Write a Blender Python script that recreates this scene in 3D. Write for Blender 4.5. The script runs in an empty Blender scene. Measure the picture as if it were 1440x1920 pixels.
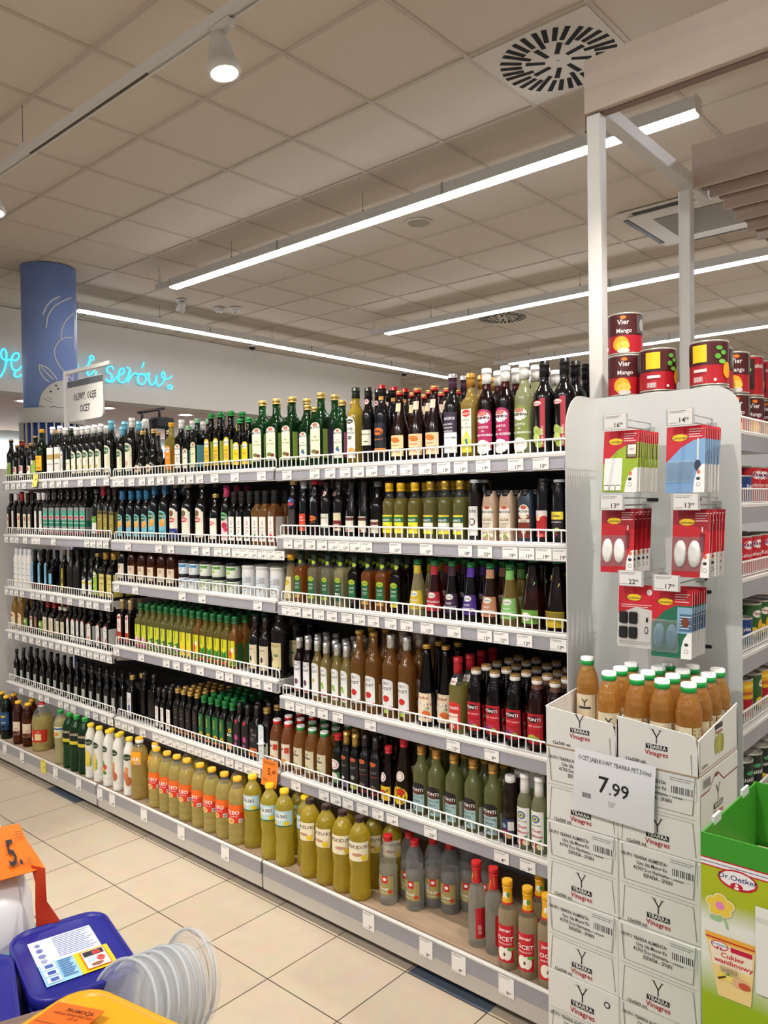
import bpy, math, random
from mathutils import Vector, Matrix
random.seed(7)
sc = bpy.context.scene
COL = sc.collection
PI = math.pi
# ------------------------------------------------------------------ camera
F_PX = 1454.4
YAW, PITCH, ROLL = map(math.radians, (48.609, -0.9061, -0.7741))
CAM = Vector((0, 0, 1.62))
_F = Vector((math.sin(YAW), math.cos(YAW), 0)); _R = Vector((math.cos(YAW), -math.sin(YAW), 0)); _U = Vector((0, 0, 1))
F2 = _F * math.cos(PITCH) + _U * math.sin(PITCH); U2 = -_F * math.sin(PITCH) + _U * math.cos(PITCH)
R3 = _R * math.cos(ROLL) + U2 * math.sin(ROLL); U3 = -_R * math.sin(ROLL) + U2 * math.cos(ROLL)
cd = bpy.data.cameras.new('camera'); cam = bpy.data.objects.new('camera', cd); COL.objects.link(cam)
cd.sensor_fit = 'HORIZONTAL'; cd.sensor_width = 36; cd.lens = F_PX / 1440 * 36; cd.clip_start = 0.02
cam.matrix_world = Matrix(((R3.x, U3.x, -F2.x, CAM.x), (R3.y, U3.y, -F2.y, CAM.y), (R3.z, U3.z, -F2.z, CAM.z), (0, 0, 0, 1)))
sc.camera = cam
# ------------------------------------------------------------------ world, exposure
w = bpy.data.worlds.new('shop_air'); sc.world = w; w.use_nodes = True
w.node_tree.nodes['Background'].inputs[0].default_value = (1.0, .93, .86, 1)
w.node_tree.nodes['Background'].inputs[1].default_value = .25
sc.view_settings.view_transform = 'Standard'; sc.view_settings.look = 'None'
sc.view_settings.exposure = 0.62; sc.view_settings.gamma = 1; sc.view_settings.use_curve_mapping = False
LAMP_POWER = 25.0        # emission of the linear ceiling lamps
SPOT_POWER = 80.0        # watts of each track spotlight
try:
    sc.cycles.max_bounces = 7; sc.cycles.diffuse_bounces = 3; sc.cycles.glossy_bounces = 3
    sc.cycles.transmission_bounces = 6; sc.cycles.transparent_max_bounces = 12
    sc.cycles.caustics_reflective = False; sc.cycles.caustics_refractive = False
    sc.cycles.sample_clamp_indirect = 4; sc.cycles.use_light_tree = True
except Exception:
    pass
# ------------------------------------------------------------------ measuring helpers
def ray(px, py):
    return F2 + R3 * ((px - 720) / F_PX) - U3 * ((py - 960) / F_PX)
def onX(X, px, py):
    d = ray(px, py); return CAM + d * (X / d.x)
def onY(Y, px, py):
    d = ray(px, py); return CAM + d * (Y / d.y)
def onZ(Z, px, py):
    d = ray(px, py); return CAM + d * ((Z - CAM.z) / d.z)
# ------------------------------------------------------------------ materials
def lin(h):
    if len(h) == 3: h = ''.join(c * 2 for c in h)
    v = [int(h[i:i + 2], 16) / 255 for i in (0, 2, 4)]
    return tuple(c / 12.92 if c <= .04045 else ((c + .055) / 1.055) ** 2.4 for c in v) + (1,)
MATS = {}
def mat(name, hexc='888', rough=.5, metal=0, trans=0, ior=1.45, emit=0, coat=0, noise=0, nscale=8, stretch=None, bump=0, alpha=1):
    if name in MATS: return MATS[name]
    m = bpy.data.materials.new(name); m.use_nodes = True; nt = m.node_tree; b = nt.nodes['Principled BSDF']
    c = lin(hexc)
    b.inputs['Base Color'].default_value = c; b.inputs['Roughness'].default_value = rough
    b.inputs['Metallic'].default_value = metal; b.inputs['Transmission Weight'].default_value = trans
    b.inputs['IOR'].default_value = ior; b.inputs['Coat Weight'].default_value = coat; b.inputs['Alpha'].default_value = alpha
    if emit:
        b.inputs['Emission Color'].default_value = c; b.inputs['Emission Strength'].default_value = emit
    if noise or bump:
        tc = nt.nodes.new('ShaderNodeTexCoord'); mp = nt.nodes.new('ShaderNodeMapping'); n = nt.nodes.new('ShaderNodeTexNoise')
        n.inputs['Scale'].default_value = nscale; n.inputs['Detail'].default_value = 4
        if stretch: mp.inputs['Scale'].default_value = stretch
        nt.links.new(tc.outputs['Object'], mp.inputs[0]); nt.links.new(mp.outputs[0], n.inputs['Vector'])
        if noise:
            r = nt.nodes.new('ShaderNodeValToRGB')
            r.color_ramp.elements[0].position = .3; r.color_ramp.elements[1].position = .7
            r.color_ramp.elements[0].color = tuple(x * (1 - noise) for x in c[:3]) + (1,); r.color_ramp.elements[1].color = c
            nt.links.new(n.outputs['Fac'], r.inputs[0]); nt.links.new(r.outputs[0], b.inputs['Base Color'])
        if bump:
            bp = nt.nodes.new('ShaderNodeBump'); bp.inputs['Strength'].default_value = bump; bp.inputs['Distance'].default_value = .004
            nt.links.new(n.outputs['Fac'], bp.inputs['Height']); nt.links.new(bp.outputs[0], b.inputs['Normal'])
    MATS[name] = m; return m
def ink(h): return mat('print_' + h, h, .45)
def plast(h): return mat('plastic_' + h, h, .35)
def foil(h): return mat('foil_' + h, h, .3, .55)
def see_through(name, hexc, t, rough=.04, ior=1.45, lift=1, refr=False, ripple=0):
    """glass or liquid: tinted see-through share t, the rest milky body colour paled by lift for inner glow, with a glossy skin"""
    if name in MATS: return MATS[name]
    m = bpy.data.materials.new(name); m.use_nodes = True; nt = m.node_tree; nt.nodes.clear(); N = nt.nodes.new; L = nt.links.new
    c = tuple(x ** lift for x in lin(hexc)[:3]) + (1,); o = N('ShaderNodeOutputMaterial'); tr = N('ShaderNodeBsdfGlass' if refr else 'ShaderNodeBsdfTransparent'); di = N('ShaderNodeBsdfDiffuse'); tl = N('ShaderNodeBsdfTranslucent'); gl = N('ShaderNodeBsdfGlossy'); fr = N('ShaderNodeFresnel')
    tr.inputs[0].default_value = tuple(x ** .5 for x in c[:3]) + (1,); di.inputs[0].default_value = c; tl.inputs[0].default_value = c
    gl.inputs['Roughness'].default_value = max(rough, .17 if refr else .1); fr.inputs[0].default_value = ior
    if refr: tr.inputs['IOR'].default_value = 1.33; tr.inputs['Roughness'].default_value = .09
    if ripple:
        tc = N('ShaderNodeTexCoord'); mp = N('ShaderNodeMapping'); nz = N('ShaderNodeTexNoise'); bp = N('ShaderNodeBump'); mp.inputs['Scale'].default_value = (1, 1, 1.6)
        nz.inputs['Scale'].default_value = 55; nz.inputs['Detail'].default_value = 1; bp.inputs['Strength'].default_value = ripple; bp.inputs['Distance'].default_value = .004
        L(tc.outputs['Object'], mp.inputs[0]); L(mp.outputs[0], nz.inputs['Vector']); L(nz.outputs['Fac'], bp.inputs['Height'])
        for q in (tr, gl, fr, di):
            if 'Normal' in q.inputs: L(bp.outputs[0], q.inputs['Normal'])
    a = N('ShaderNodeMixShader'); a.inputs[0].default_value = .5; L(di.outputs[0], a.inputs[1]); L(tl.outputs[0], a.inputs[2])
    if refr:        # part of the light passes straight, part is bent
        t2 = N('ShaderNodeBsdfTransparent'); t2.inputs[0].default_value = tuple(x ** .45 for x in c[:3]) + (1,); m2 = N('ShaderNodeMixShader'); m2.inputs[0].default_value = .5
        L(tr.outputs[0], m2.inputs[1]); L(t2.outputs[0], m2.inputs[2]); tr = m2
    b = N('ShaderNodeMixShader'); b.inputs[0].default_value = t; L(a.outputs[0], b.inputs[1]); L(tr.outputs[0], b.inputs[2])
    ge = N('ShaderNodeNewGeometry'); iv = N('ShaderNodeMath'); iv.operation = 'SUBTRACT'; iv.inputs[0].default_value = 1; L(ge.outputs['Backfacing'], iv.inputs[1])
    mu = N('ShaderNodeMath'); mu.operation = 'MULTIPLY'; L(fr.outputs[0], mu.inputs[0]); L(iv.outputs[0], mu.inputs[1])
    k = N('ShaderNodeMixShader'); L(mu.outputs[0], k.inputs[0]); L(b.outputs[0], k.inputs[1]); L(gl.outputs[0], k.inputs[2]); L(k.outputs[0], o.inputs[0])
    MATS[name] = m; return m
def glassy(h, trans=.6, ripple=0):
    if trans < .05: return mat('glass_dark_' + h, h, .15)
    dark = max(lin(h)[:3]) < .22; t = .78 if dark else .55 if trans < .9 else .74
    return see_through('glass_%s_%d_%d' % (h, int(trans * 100), ripple * 10), h, t, lift=1 if dark else .6, refr=True, ripple=ripple)  # lift pales the liquids, standing in for light glowing through them
M_white = mat('powder_white', 'dcdad6', .45, noise=.03)
M_wire = mat('white_wire', 'f0efec', .35)
M_shelf = mat('shelf_metal', 'c9c6c4', .4, noise=.04)
M_strip = mat('price_rail_plastic', '9c9ba2', .22, noise=.05)
M_dark = mat('dark_metal', '1d1c1e', .5, noise=.2)
M_kick = mat('kick_metal', 'c4c0b8', .4, noise=.04)
M_clear = see_through('clear_glass', 'f0f5f2', .95)
M_pet = see_through('clear_plastic', 'eef2f4', .9, rough=.08)
# ------------------------------------------------------------------ mesh builder
class MB:
    def __init__(s): s.v = []; s.f = []; s.m = []; s.mats = []; s.sm = []
    def mi(s, m):
        if m not in s.mats: s.mats.append(m)
        return s.mats.index(m)
    def quad(s, pts, m, sm=False):
        b = len(s.v); s.v += [tuple(p) for p in pts]; s.f.append(tuple(range(b, b + len(pts)))); s.m.append(s.mi(m)); s.sm.append(sm)
    def raw(s, vs, fs, m, sm=False):
        b = len(s.v); s.v += [tuple(p) for p in vs]; k = s.mi(m)
        for f in fs: s.f.append(tuple(b + i for i in f)); s.m.append(k); s.sm.append(sm)
    def box(s, x0, x1, y0, y1, z0, z1, m, bev=0):
        if bev:
            b = bev; R = []
            for z, i in ((z0, b), (z0 + b, 0), (z1 - b, 0), (z1, b)):
                R.append([(x0 + i, y0 + b + i * .0, z), (x0 + b, y0 + i, z), (x1 - b, y0 + i, z), (x1 - i, y0 + b, z),
                          (x1 - i, y1 - b, z), (x1 - b, y1 - i, z), (x0 + b, y1 - i, z), (x0 + i, y1 - b, z)])
            s.loft(R, m, True, True, False); return
        v = [(x, y, z) for x in (x0, x1) for y in (y0, y1) for z in (z0, z1)]
        s.raw(v, [(0, 1, 3, 2), (4, 6, 7, 5), (0, 4, 5, 1), (2, 3, 7, 6), (0, 2, 6, 4), (1, 5, 7, 3)], m)
    def loft(s, rings, m, c0=False, c1=False, sm=True, mats=None):
        n = len(rings[0]); vs = [p for r in rings for p in r]; b = len(s.v); s.v += [tuple(p) for p in vs]
        for i in range(len(rings) - 1):
            k = s.mi(mats[i] if mats else m)
            for j in range(n):
                a = b + i * n + j; c = b + i * n + (j + 1) % n
                s.f.append((a, c, c + n, a + n)); s.m.append(k); s.sm.append(sm)
        if c0: s.f.append(tuple(b + j for j in range(n))[::-1]); s.m.append(s.mi(mats[0] if mats else m)); s.sm.append(False)
        if c1: s.f.append(tuple(b + (len(rings) - 1) * n + j for j in range(n))); s.m.append(s.mi(mats[-1] if mats else m)); s.sm.append(False)
    def lathe(s, prof, m, c=(0, 0, 0), n=16, c0=True, c1=True, sm=True, mats=None):
        s.loft([[(c[0] + r * math.cos(2 * PI * j / n), c[1] + r * math.sin(2 * PI * j / n), c[2] + z) for j in range(n)] for z, r in prof], m, c0, c1, sm, mats)
    def tube(s, pts, r, m, n=6, closed=False):
        P = [Vector(p) for p in pts]; R = []
        for i, p in enumerate(P):
            a = P[max(0, i - 1)]; b = P[min(len(P) - 1, i + 1)]
            if closed: a = P[i - 1]; b = P[(i + 1) % len(P)]
            d = (b - a).normalized(); u = d.orthogonal().normalized() if i == 0 else (u0 - d * u0.dot(d)).normalized()
            u0 = u; v = d.cross(u)
            R.append([p + (u * math.cos(2 * PI * j / n) + v * math.sin(2 * PI * j / n)) * r for j in range(n)])
        if closed: R.append(R[0])
        s.loft(R, m, not closed, not closed, True)
    def build(s, name, parent=None, loc=None, rot=None):
        me = bpy.data.meshes.new(name); me.from_pydata(s.v, [], s.f)
        for m in s.mats: me.materials.append(m)
        me.polygons.foreach_set('material_index', s.m); me.polygons.foreach_set('use_smooth', s.sm); me.update()
        o = bpy.data.objects.new(name, me); COL.objects.link(o)
        if parent: o.parent = parent
        if loc is not None: o.location = loc
        if rot is not None: o.rotation_euler = rot
        return o
def tag(o, label=None, cat=None, group=None, kind=None):
    if label: o['label'] = label
    if cat: o['category'] = cat
    if group: o['group'] = group
    if kind: o['kind'] = kind
    return o
def empty(name, loc=(0, 0, 0), rz=0):
    o = bpy.data.objects.new(name, None); COL.objects.link(o); o.location = loc; o.rotation_euler = (0, 0, rz); o.empty_display_size = .05
    return o
KIDS = {}
def copy_tree(o, parent=None):
    c = o.copy(); COL.objects.link(c); c.parent = parent
    for ch in list(KIDS.get(o.name, o.children)): copy_tree(ch, c)
    return c
# ------------------------------------------------------------------ lettering
_TX = {}
def text_mesh(t):
    if t in _TX: return _TX[t]
    cu = bpy.data.curves.new('t', 'FONT'); cu.body = t; cu.align_x = 'CENTER'; cu.size = 1; cu.offset = .012; cu.resolution_u = 1 if len(t) > 10 else 2
    ob = bpy.data.objects.new('t', cu); me = ob.to_mesh()
    r = ([(v.co.x, v.co.y) for v in me.vertices], [tuple(p.vertices) for p in me.polygons])
    ob.to_mesh_clear(); bpy.data.objects.remove(ob); bpy.data.curves.remove(cu)
    _TX[t] = r; return r
def decals(mb, spec, F, mm=.001, off=.0004, step=.00018, seg=9):
    """spec: shapes in mm parted by ';'. F(u, v, off) -> point on the surface."""
    k = 0
    for it in spec.split(';'):
        it = it.strip()
        if not it: continue
        a = it.split(' '); c = a[0]; k += 1; o = off + step * k
        if c == 'R':
            u0, v0, u1, v1 = (float(x) * mm for x in a[1:5]); n = max(1, min(60, int(abs(u1 - u0) / mm / seg) + 1)) if seg else 1
            nv = 1 if seg == 0 else max(1, min(5, int(abs(v1 - v0) / mm / 30) + 1)); m = ink(a[5])
            vs = [F(u0 + (u1 - u0) * i / n, v0 + (v1 - v0) * j / nv, o) for j in range(nv + 1) for i in range(n + 1)]
            mb.raw(vs, [(j * (n + 1) + i, j * (n + 1) + i + 1, (j + 1) * (n + 1) + i + 1, (j + 1) * (n + 1) + i) for j in range(nv) for i in range(n)], m)
        elif c == 'E':
            cu, cv, ru, rv = (float(x) * mm for x in a[1:5]); n = 14; m = ink(a[5])
            vs = [F(cu, cv, o)] + [F(cu + q * ru * math.cos(2 * PI * i / n), cv + q * rv * math.sin(2 * PI * i / n), o) for q in (.55, 1) for i in range(n)]
            fs = [(0, 1 + i, 1 + (i + 1) % n) for i in range(n)] + [(1 + i, 1 + n + i, 1 + n + (i + 1) % n, 1 + (i + 1) % n) for i in range(n)]
            mb.raw(vs, fs, m)
        elif c in 'TVC':
            cu, cv, s = (float(x) * mm for x in a[1:4]); t = ' '.join(a[5:]).replace('_', ' '); vs, fs = text_mesh(t)
            wsc = .74 if c == 'C' else 1
            if c in 'TC': mb.raw([F(cu + x * s * wsc, cv + y * s, o) for x, y in vs], fs, ink(a[4]))
            else: mb.raw([F(cu - y * s, cv + x * s, o) for x, y in vs], fs, ink(a[4]))
        elif c == 'P':
            q = [float(x) * mm for x in a[2:]]; mb.quad([F(q[i], q[i + 1], o) for i in range(0, len(q), 2)], ink(a[1]))
        elif c == 'L':      # several thin printed lines: u0 u1 vtop n pitch hex
            u0, u1, v, n, p = (float(x) for x in a[1:6])
            for i in range(int(n)):
                e = u1 - (i * 37 % 5) * .06 * (u1 - u0)
                mb.quad([F(x * mm, y * mm, o) for x, y in ((u0, v - i * p), (e, v - i * p), (e, v - i * p + p * .35), (u0, v - i * p + p * .35))], ink(a[6]))
        elif c == 'B':      # barcode: u0 v0 u1 v1 hex
            u0, v0, u1, v1 = (float(x) * mm for x in a[1:5]); n = 11
            for i in range(n):
                x = u0 + (u1 - u0) * i / n; wd = (u1 - u0) / n * (.35 + .3 * (i * 7 % 3) / 2)
                mb.quad([F(x, v0, o), F(x + wd, v0, o), F(x + wd, v1, o), F(x, v1, o)], ink(a[5]))
def flatX(x, y, z):     # panel facing -X ; u runs to -Y
    return lambda u, v, o: (x - o, y - u, z + v)
def flatY(x, y, z):     # panel facing -Y ; u runs to +X
    return lambda u, v, o: (x + u, y - o, z + v)
# ------------------------------------------------------------------ lamps (they light the shop)
M_lampbody = mat('lamp_white', 'd8d5cf', .4)
M_tube = mat('lamp_diffuser', 'f4f6ff', .4, emit=LAMP_POWER)
M_spotglow = mat('spot_glow', 'fffaf0', .4, emit=40)
CEIL = 3.655
def linear_lamp(label, ax, c, s0, s1, wires, lead=None, group='linear ceiling lamps'):
    """lamp along axis ax ('Y' or 'X') at cross position c from s0 to s1"""
    z = 3.44; e = empty('linear_lamp', (c, s0, z) if ax == 'Y' else (s0, c, z)); tag(e, label, 'lamp', group)
    L = s1 - s0
    def bx(mb, a0, a1, b0, b1, z0, z1, m):
        if ax == 'Y': mb.box(b0, b1, a0, a1, z0, z1, m)
        else: mb.box(a0, a1, b0, b1, z0, z1, m)
    h = MB(); bx(h, 0, L, -.035, .035, .012, .075, M_lampbody); bx(h, 0, L, -.04, .04, .008, .014, M_lampbody); h.build('housing', e)
    for k in range(int(L / 1.5) + 1):
        p = min(L, k * 1.5 + 1.5) if k * 1.5 < L - .05 else None
        if p and p < L - .05:
            j = MB(); bx(j, p - .006, p + .006, -.041, .041, .006, .08, mat('lamp_joint', 'a8a49c', .5)); j.build('joint', e)
    d = MB(); bx(d, .01, L - .01, -.031, .031, -.006, .0075, M_tube); d.build('diffuser', e)
    for q in ((0, -.004), (L, .004)):
        g = MB(); bx(g, min(q[0], q[0] + q[1]), max(q[0], q[0] + q[1]), -.038, .038, -.004, .078, mat('lamp_end', 'c9bfae', .4)); g.build('end_cap', e)
    if lead:
        g = MB(); a, b = sorted((lead, L if lead > L else 0)); bx(g, a, b, -.022, .022, .022, .068, M_lampbody); g.build('feed_unit', e)
        s = MB(); q = lead - math.copysign(.04, lead - L / 2); bx(s, q - .008, q + .008, -.008, .008, .066, CEIL - z, M_lampbody); s.build('stem', e)
    for wq in wires:
        s = MB(); P = (0, wq - s0) if ax == 'Y' else (wq - s0, 0)
        s.tube([(P[0], P[1], .075), (P[0], P[1], CEIL - z)], .0016, M_dark, 5); s.lathe([(0, .005), (.025, .004)], M_dark, (P[0], P[1], .075), 6); s.build('suspension_wire', e)
    return e
linear_lamp('long linear ceiling lamp over the oil shelves, ending behind the wooden beam', 'Y', 3.80, 1.32, 5.70, (1.9, 3.5, 4.9), lead=4.62)
linear_lamp('linear ceiling lamp beyond the shelves, passing above the round swirl vent', 'Y', 6.46, -1.5, 5.62, (1.4, 3.3, 5.0), lead=7.36)
linear_lamp('thin distant linear lamp seen just above the stacked tin cans', 'Y', 9.10, -2.5, 5.70, (2.4, 4.2, 5.4), lead=8.44)
linear_lamp('linear ceiling lamp running along the pale wall behind the blue column', 'X', 7.0, 3.6, 9.45, (4.5, 6.0, 7.6, 9.0))
linear_lamp('linear ceiling lamp in the aisle behind the photographer', 'Y', -1.2, -3.2, 5.2, (-1.5, 1, 3.5))
linear_lamp('added linear ceiling lamp further behind the photographer, for frontal light', 'Y', -3.9, -3.2, 5.2, (-1.5, 1, 3.5))  # added out of view to strengthen the frontal light
linear_lamp('linear ceiling lamp continuing the lamp over the oil shelves', 'Y', 3.80, -4.2, .6, (-3, -1))
# track with spotlights
tr = empty('lighting_track', (1.79, -3.0, 3.39)); tag(tr, 'white lighting track hung from the ceiling on thin wires', 'track')
g = MB(); g.box(-.018, .018, 0, 11.0, .004, .04, M_lampbody); g.box(-.018, -.009, 0, 11, -.004, .004, M_lampbody); g.box(.009, .018, 0, 11, -.004, .004, M_lampbody)
g.build('rail', tr)
g = MB(); g.box(-.009, .009, 5.85, 6.93, .0005, .0042, mat('groove', '5c4c42', .6)); g.build('slot', tr)
for yy in (2.4, 7.0, 9.5):
    g = MB(); g.tube([(0, yy, .04), (0, yy, CEIL - 3.39)], .0016, M_dark, 5); g.box(-.022, .022, yy - .05, yy + .05, .03, .055, M_lampbody); g.build('hanger', tr)
def spotlight(y, label, aim, TX=1.79):
    e = empty('track_spotlight', (TX, y, 3.385)); tag(e, label, 'spotlight', 'track spotlights')
    d = (Vector(aim) - Vector((TX, y, 3.30))).normalized()
    g = MB(); g.box(-.018, .018, -.075, .03, -.03, .002, M_lampbody, .004); g.lathe([(-.06, .021), (-.03, .021)], M_lampbody); g.build('adapter', e)
    q = d.to_track_quat('-Z', 'Y').to_matrix()
    g = MB(); g.loft([[q @ Vector((r * math.cos(a * PI / 12), r * math.sin(a * PI / 12), z)) + Vector((0, 0, -.062)) for a in range(24)] for z, r in
        ((.03, .03), (0, .036), (-.008, .039), (-.085, .056), (-.087, .060), (-.112, .063), (-.12, .059), (-.12, .05), (-.112, .047))], M_white, True, False); g.build('lamp_head', e)
    g = MB(); g.loft([[q @ Vector((r * math.cos(a * PI / 12), r * math.sin(a * PI / 12), -.114)) + Vector((0, 0, -.062)) for a in range(24)] for r in (.001, .048)], M_spotglow, False, False); g.build('lens', e)
    g = MB(); g.tube([(0, .03, -.05), (-.0, .058, -.08), q @ Vector((0, .05, -.1)) + Vector((0, .012, -.075))], .004, M_lampbody); g.build('bracket', e)
    ld = bpy.data.lights.new('spot', 'SPOT'); ld.energy = SPOT_POWER; ld.spot_size = 1.3; ld.spot_blend = .6; ld.shadow_soft_size = .035; ld.color = (1, .93, .84)
    lo = bpy.data.objects.new('bulb_light', ld); COL.objects.link(lo); lo.location = Vector((TX, y, 3.31)) + d * .145
    lo.rotation_euler = d.to_track_quat('-Z', 'Y').to_euler(); lo.parent = e; lo.matrix_parent_inverse = Matrix.Translation(Vector((-TX, -y, -3.385)))
spotlight(2.36, 'white cone spotlight nearest the long lamp, aimed downwards', (1.95, 2.0, .9))
spotlight(4.42, 'white cone spotlight at the frame edge, further along the track', (2.1, 3.9, .7))
spotlight(.6, 'white cone spotlight on the track above the photographer', (1.9, 1.1, .9))
spotlight(6.4, 'white cone spotlight at the column end of the track', (2.0, 5.4, .9))
fill_track = empty('lighting_track', (-.8, -1.0, 3.39)); tag(fill_track, 'added unseen white lighting track carrying fill spotlights for the shelves', 'track')  # unseen track and its spots, added to brighten the shelf fronts
g = MB(); g.box(-.018, .018, 0, 7.0, .004, .04, M_lampbody); g.build('rail', fill_track)
g = MB(); g.tube([(0, 1, .04), (0, 1, CEIL - 3.39)], .0016, M_dark, 5); g.tube([(0, 6, .04), (0, 6, CEIL - 3.39)], .0016, M_dark, 5); g.build('hanger', fill_track)
for k_, (y_, a_) in enumerate(((.9, 1.5), (2.5, 2.9), (4.1, 4.4))): spotlight(y_, 'added white cone spotlight on the unseen fill track, %s one, aimed at the shelves' % ['near', 'middle', 'far'][k_], (2.13, a_, .95), -.8)
spotlight(-1.0, 'white cone spotlight on the track behind the photographer', (1.6, .4, .8))
# ------------------------------------------------------------------ floor, ceiling, walls
def floor_mat():
    m = bpy.data.materials.new('floor_tiles'); m.use_nodes = True; nt = m.node_tree; b = nt.nodes['Principled BSDF']
    g = nt.nodes.new('ShaderNodeNewGeometry'); mp = nt.nodes.new('ShaderNodeMapping'); mp.inputs['Location'].default_value = (-1.68 + .3324 * 20, -3.698 + .3324 * 20, 0)
    br = nt.nodes.new('ShaderNodeTexBrick'); br.offset = 0; br.squash = 1
    for k, v in (('Scale', 1), ('Mortar Size', .0022), ('Mortar Smooth', .1), ('Brick Width', .3324), ('Row Height', .3324), ('Bias', 0)): br.inputs[k].default_value = v
    br.inputs['Color1'].default_value = lin('cfc0ab'); br.inputs['Color2'].default_value = lin('c9baa4'); br.inputs['Mortar'].default_value = lin('4a423a')
    n = nt.nodes.new('ShaderNodeTexNoise'); n.inputs['Scale'].default_value = 14; n.inputs['Detail'].default_value = 6
    mx = nt.nodes.new('ShaderNodeMix'); mx.data_type = 'RGBA'; mx.blend_type = 'MULTIPLY'; mx.inputs[0].default_value = .22
    nt.links.new(g.outputs['Position'], mp.inputs[0]); nt.links.new(mp.outputs[0], br.inputs['Vector']); nt.links.new(g.outputs['Position'], n.inputs['Vector'])
    nt.links.new(br.outputs['Color'], mx.inputs[6]); nt.links.new(n.outputs['Color'], mx.inputs[7]); nt.links.new(mx.outputs[2], b.inputs['Base Color'])
    b.inputs['Roughness'].default_value = .32
    return m
g = MB(); g.quad([(-6, -6, 0), (14, -6, 0), (14, 13, 0), (-6, 13, 0)], floor_mat()); fl = tag(g.build('floor'), kind='structure')
g = MB(); M_blue = mat('blue_tile', '5c6878', .4, noise=.2, nscale=20)
g.box(2.014, 2.342, 1.3695 - .001, 1.696, .0002, .0008, M_blue); g.box(2.014, 2.342, 4.032, 4.361, .0002, .0008, M_blue)
tag(g.build('floor.001'), kind='structure')
M_ceil = mat('ceiling_tile', 'd8ccba', .9, noise=.03, nscale=60)
g = MB(); g.quad([(-6, -6, CEIL + .006), (-6, 13, CEIL + .006), (14, 13, CEIL + .006), (14, -6, CEIL + .006)], M_ceil); tag(g.build('ceiling'), kind='structure')
g = MB(); M_bar = mat('ceiling_bar', 'c2b5a3', .6)
x = 2.388 - .6 * 13
while x < 14: g.box(x - .011, x + .011, -6, 13, CEIL, CEIL + .006, M_bar); x += .6
y = 2.679 - .6 * 14
while y < 13: g.box(-6, 14, y - .011, y + .011, CEIL - .0006, CEIL + .0056, M_bar); y += .6
tag(g.build('ceiling.001'), kind='structure')
M_wall = mat('wall_paint', 'cfc8bc', .8, noise=.02)
# upper wall above the deli counter, rounding away at its end
g = MB(); P = [(-6, 8.2)] + [(9.6 + .45 * math.sin(a * PI / 16), 8.65 - .45 * math.cos(a * PI / 16)) for a in range(9)] + [(10.05, 12.9)]
g.loft([[(x, y, z) for x, y in P] + [(x, y, z) for x, y in reversed([(-6, 8.5)] + [(p[0] - .3, max(p[1], 8.5)) for p in P[1:-1]] + [(9.75, 12.9)])] for z in (2.79, CEIL - .001)], M_wall, True, True, False)
tag(g.build('wall_back_upper'), kind='structure')
M_soff = mat('soffit_paint', 'c9a898', .7)
g = MB(); g.box(-6, 9.6, 8.5, 12.6, 2.80, 2.86, M_soff); tag(g.build('ceiling.002'), kind='structure')
g = MB(); g.box(-6, 14, 12.9, 13, 0, CEIL, mat('tiled_white', 'e6ecea', .3)); tag(g.build('wall_back'), kind='structure')
# ------------------------------------------------------------------ gondola
D = 2.134; BACK = 2.60; S0 = 1.13; W = 1.33
BAY = {3: (1.135, 2.465), 2: (2.475, 3.795), 1: (3.815, 5.135)}
ZS = {(3, 1): 1.755, (2, 1): 1.757, (1, 1): 1.765, (1, 2): 1.43, (2, 2): 1.425, (3, 2): 1.475, (1, 3): 1.095, (2, 3): 1.205, (3, 3): 1.20,
      (1, 4): .818, (2, 4): .868, (3, 4): .81, (1, 5): .485, (2, 5): .485, (3, 5): .485}
BASEX = 2.02; ZB = .150
BAYW = {3: 'near', 2: 'middle', 1: 'far'}
SHW = {1: 'top', 2: 'second', 3: 'third', 4: 'fourth', 5: 'fifth', 6: 'bottom'}
def panel_mat():
    m = bpy.data.materials.new('perforated_panel'); m.use_nodes = True; nt = m.node_tree; b = nt.nodes['Principled BSDF']
    g = nt.nodes.new('ShaderNodeNewGeometry'); sp = nt.nodes.new('ShaderNodeSeparateXYZ'); nt.links.new(g.outputs['Position'], sp.inputs[0])
    def mt(op, a, bv=None):
        n = nt.nodes.new('ShaderNodeMath'); n.operation = op
        for i, q in enumerate((a, bv)):
            if q is None: continue
            if isinstance(q, (int, float)): n.inputs[i].default_value = q
            else: nt.links.new(q, n.inputs[i])
        return n.outputs[0]
    def ax(o): return mt('POWER', mt('SUBTRACT', mt('FRACT', mt('MULTIPLY', o, 25)), .5), 2)
    d = mt('LESS_THAN', mt('ADD', ax(sp.outputs['Y']), ax(sp.outputs['Z'])), .03)
    mx = nt.nodes.new('ShaderNodeMix'); mx.data_type = 'RGBA'; nt.links.new(d, mx.inputs[0])
    mx.inputs[6].default_value = lin('9a9aa2'); mx.inputs[7].default_value = lin('222226'); nt.links.new(mx.outputs[2], b.inputs['Base Color']); b.inputs['Roughness'].default_value = .5
    return m
M_perf = panel_mat()
fr = empty('gondola_frame', (BACK, 1.1, 0)); tag(fr, 'tall white metal gondola frame carrying the oil and vinegar shelves', 'shelving')
for y in (1.125, 2.47, 3.805, 5.14):
    g = MB(); g.box(0, .05, y - 1.1 - .015, y - 1.1 + .015, 0, 1.745, M_dark); g.build('upright', fr)
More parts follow.
